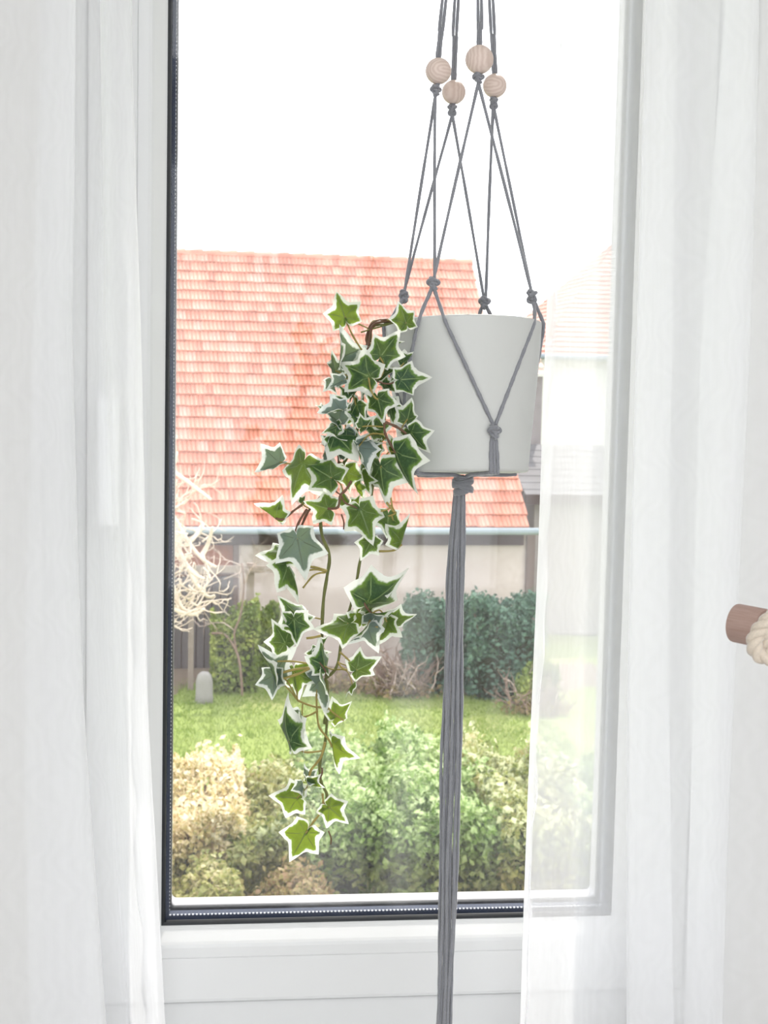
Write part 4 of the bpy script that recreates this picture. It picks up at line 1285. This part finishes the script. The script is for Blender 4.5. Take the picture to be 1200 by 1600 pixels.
for nm, lb, pxx, dep, w, d, h, m, n, s_, sd_ in hd:
    p = P(pxx, 1200, dep)
    shrub(nm, lb, p.x, p.y, w, d, h, m, n, s_, 40, sd_, boxy=0.45, group='shrubs of the hedge')
p = P(290, 1200, 11.9)
shrub('hedge_shrub', 'cream and yellow leaved shrub at the lower left of the pane', p.x, p.y, 0.92, 1.9, 1.25, Fol_cream, 16000, 0.045, 30, 31, boxy=0.4, group='shrubs of the hedge')
p = P(300, 1350, 10.45)
shrub('hedge_shrub', 'olive green low shrub in the lower left corner of the pane', p.x, p.y, 0.72, 0.7, 0.82, Fol_hedge2, 7000, 0.038, 14, 32, boxy=0.6, group='shrubs of the hedge')
p = P(455, 1350, 10.4)
shrub('hedge_shrub', 'russet brown low shrub under the lowest ivy leaf', p.x, p.y, 0.62, 0.66, 0.82, Fol_brown, 7000, 0.036, 14, 33, boxy=0.6, group='shrubs of the hedge')
for (pxx, pyb, dep, w, h, m, lb, sd_, con) in (
    (678, 1046, 21.9, 0.95, 1.25, Fol_fir, 'dark blue-green evergreen shrub against the barn wall left of the tassel', 41, 0.0),
    (785, 1046, 21.6, 1.15, 1.33, Fol_fir, 'broad blue-green evergreen shrub against the barn wall right of the tassel', 42, 0.1),
    (366, 1070, 21.3, 0.68, 1.15, Fol_yew, 'yellow-green conifer beside the wooden trellis post', 43, 0.4),
    (412, 1066, 21.9, 0.42, 1.0, Fol_yew, 'narrow yellow-green conifer just right of the trellis post', 44, 0.3),
    (838, 1100, 20.6, 0.55, 0.45, Fol_yew, 'small pale garden shrub at the curtain edge beside the lawn', 45, 0.0)):
    p = P(pxx, pyb, dep)
    shrub('garden_shrub', lb, p.x, p.y, w, w*0.8, h, m, 13000, 0.055, 34, sd_, boxy=0.25, group='shrubs along the barn', conic=con)

# boundary stone
g = gp(319, 1100)
me = MB().lathe([(0.001, 0.46), (0.05, 0.455), (0.095, 0.41), (0.115, 0.33), (0.12, 0.12), (0.135, -0.03), (0.001, -0.03)], Matrix.Translation(g) @ Matrix.Scale(0.75, 4, (0, 1, 0)), 18)
tag(me.build('garden_stone', M_stone, None, True), 'pale round-topped stone standing on the lawn edge', 'stone')

# trellis
tr_ = thing('trellis', 'weathered wooden trellis with one post and a cross rail', 'trellis', gp(388, 1080))
g0 = gp(389, 1080)
top = P(387, 884, (g0-CAM).dot(fw)).z
MB().box((g0.x-0.055, g0.y-0.05, ZG-0.05), (g0.x+0.055, g0.y+0.05, top+0.06)).build('post', M_post, tr_)
rl = P(290, 892, (g0-CAM).dot(fw)); rr2 = P(428, 894, (g0-CAM).dot(fw))
MB().box((rl.x, g0.y-0.09, top-0.07), (rr2.x, g0.y-0.05, top+0.03)).build('cross_rail', M_post, tr_)
MB().box((rl.x+0.05, g0.y-0.05, ZG-0.05), (rl.x+0.13, g0.y+0.03, top+0.02)).build('post', M_post, tr_)

# bare trees, brush
def tree_branches(mb, p, d, L, r, lev, rs, curl=0.5, kids=3, fall=0.62):
    pts = [p]
    n_ = 6
    dd = d.normalized()
    for i in range(n_):
        dd = (dd + Vector((rs.gauss(0, 1), rs.gauss(0, 1), rs.gauss(0, 1)))*curl*0.25 + Vector((0, 0, 0.05))).normalized()
        pts.append(pts[-1]+dd*(L/n_))
    mb.tube(pts, [r*(1-0.6*i/n_) for i in range(n_+1)], 5)
    if lev > 0:
        for k in range(kids):
            i = rs.randint(2, n_)
            nd = (dd+Vector((rs.gauss(0, 1), rs.gauss(0, 1), rs.gauss(0, 0.8)))*0.75)
            tree_branches(mb, pts[i], nd, L*fall, r*0.55, lev-1, rs, curl, kids, fall)
DT = 8.6
bt = thing('bare_tree', 'bare tree with pale sunlit branches at the left edge of the pane', 'tree', (P(190, 1300, DT).x, P(190, 1300, DT).y, ZG))
trunk = [Vector((P(170, 1300, DT).x, P(170, 1300, DT).y, ZG-0.05)), P(165, 1250, DT), P(175, 1000, DT), P(185, 820, DT), P(200, 700, DT), P(215, 600, DT+0.3)]
MB().tube(spline(trunk, 5), [0.09*(1-0.03*i) for i in range(26)], 10).build('trunk', M_branch, bt, True)
rs = random.Random(3)
main = [[(185, 800), (235, 750), (262, 792), (290, 840), (315, 872), (338, 886)],
        [(180, 830), (225, 790), (262, 830), (290, 880), (308, 915), (325, 932), (336, 930)],
        [(190, 760), (240, 720), (272, 738), (300, 758), (330, 781)],
        [(200, 720), (245, 730), (262, 715), (275, 680)],
        [(190, 770), (240, 760), (268, 735), (277, 705)],
        [(180, 850), (230, 850), (265, 905), (285, 950), (310, 955)],
        [(180, 880), (230, 900), (262, 945), (300, 960), (320, 950)],
        [(290, 852), (305, 838), (315, 820)], [(313, 872), (325, 850), (332, 824)],
        [(265, 800), (280, 860), (300, 893), (320, 905)], [(185, 860), (240, 840), (280, 870), (300, 868)]]
for pl in main:
    o_ = rs.uniform(-0.25, 0.25)
    sp = spline([P(a, b, DT+o_*(i > 1)) for i, (a, b) in enumerate(pl)], 5)
    N = len(sp)
    MB().tube(sp, [0.018*(1-0.55*i/N) for i in range(N)], 6).build('branch', M_branch, bt, True)
tw = MB()
for i in range(95):
    a, b = rs.uniform(225, 322), rs.uniform(775, 965)
    if a > 300 and rs.random() < 0.5: a -= 40
    p = P(a, b, DT+rs.uniform(-0.4, 0.4))
    tree_branches(tw, p, Vector((rs.gauss(0.3, 1), rs.gauss(0, 0.6), rs.gauss(0, 0.8))), rs.uniform(0.14, 0.30), 0.0065, 1, rs, 1.7, 2, 0.6)
tag(tw.build('twigs', M_branch, bt, True), kind='stuff')

ap = thing('young_tree', 'thin leafless young tree in front of the trellis post', 'tree', gp(378, 1092))
g1 = gp(378, 1092)
dg = (g1-CAM).dot(fw)
mb = MB()
mb.tube(spline([P(379, 1094, dg), P(376, 1050, dg), P(370, 1020, dg), P(352, 992, dg), P(330, 990, dg)], 4), 0.018, 6)
mb.tube(spline([P(370, 1020, dg), P(366, 990, dg), P(376, 960, dg), P(381, 915, dg), P(378, 880, dg)], 4), 0.014, 6)
mb.build('trunk', M_twig, ap, True)
mb = MB()
for (a, b) in ((381, 915), (378, 885), (340, 985), (366, 985), (376, 940), (350, 905), (330, 900), (320, 880)):
    tree_branches(mb, P(a, b, dg), Vector((rs.gauss(0, 1), 0.2, 0.6)), 0.55, 0.009, 2, rs, 1.1, 2)
tag(mb.build('twigs', M_paletwig, ap, True), kind='stuff')

def brush(label, pxx, pyb, w, h, n, seed):
    g = gp(pxx, pyb)
    t = thing('brush_pile', label, 'brush pile', g, 'brush piles')
    r_ = random.Random(seed)
    for (m, k, nm) in ((M_twig, n, 'dark_twigs'), (M_paletwig, n//3, 'pale_twigs')):
        mb = MB()
        for i in range(k):
            a = r_.uniform(0, 2*PI)
            p = g+Vector((r_.gauss(0, w*0.25), r_.gauss(0, w*0.2), r_.uniform(0, h*0.35)))
            tree_branches(mb, p, Vector((math.cos(a), math.sin(a)*0.6, r_.uniform(0.1, 1.6))), r_.uniform(0.3, 0.8)*h*1.2, 0.013, 1, r_, 0.8, 2)
        tag(mb.build(nm, m, t, True), kind='stuff')
    lc = lambda n_: np.array([g.x, g.y, g.z+0.03])+np.stack([rng.normal(0, w*0.24, n_), rng.normal(0, w*0.2, n_), np.abs(rng.normal(0, h*0.16, n_))], 1)
    leafcloud('dry_leaves', 900, 0.05, lc, Fol_brown, t)
brush('heap of brown twigs with pale sticks in front of the barn wall', 626, 1085, 0.85, 0.62, 60, 5)
brush('low heap of brown twigs beside the right curtain edge', 842, 1115, 0.8, 0.5, 40, 6)
brush('thin scatter of brown twigs left of the larger heap', 540, 1078, 0.8, 0.35, 24, 8)
g = gp(834, 1044)
bk_ = MB().lathe([(0.001, 0), (0.075, 0), (0.10, 0.20), (0.105, 0.20), (0.105, 0.215), (0.092, 0.215), (0.07, 0.02), (0.001, 0.02)], Matrix.Translation(P(834, 1036, 20.9)-Vector((0, 0, 0.1))), 18)
gb = gp(834, 1044)
bucket = MB().lathe([(0.001, 0), (0.075, 0), (0.10, 0.20), (0.105, 0.20), (0.105, 0.215), (0.092, 0.215), (0.07, 0.02), (0.001, 0.02)], Matrix.Translation(gb), 18)
tag(bucket.build('bucket', M_blue, None, True), 'small blue bucket at the right edge of the lawn', 'bucket')
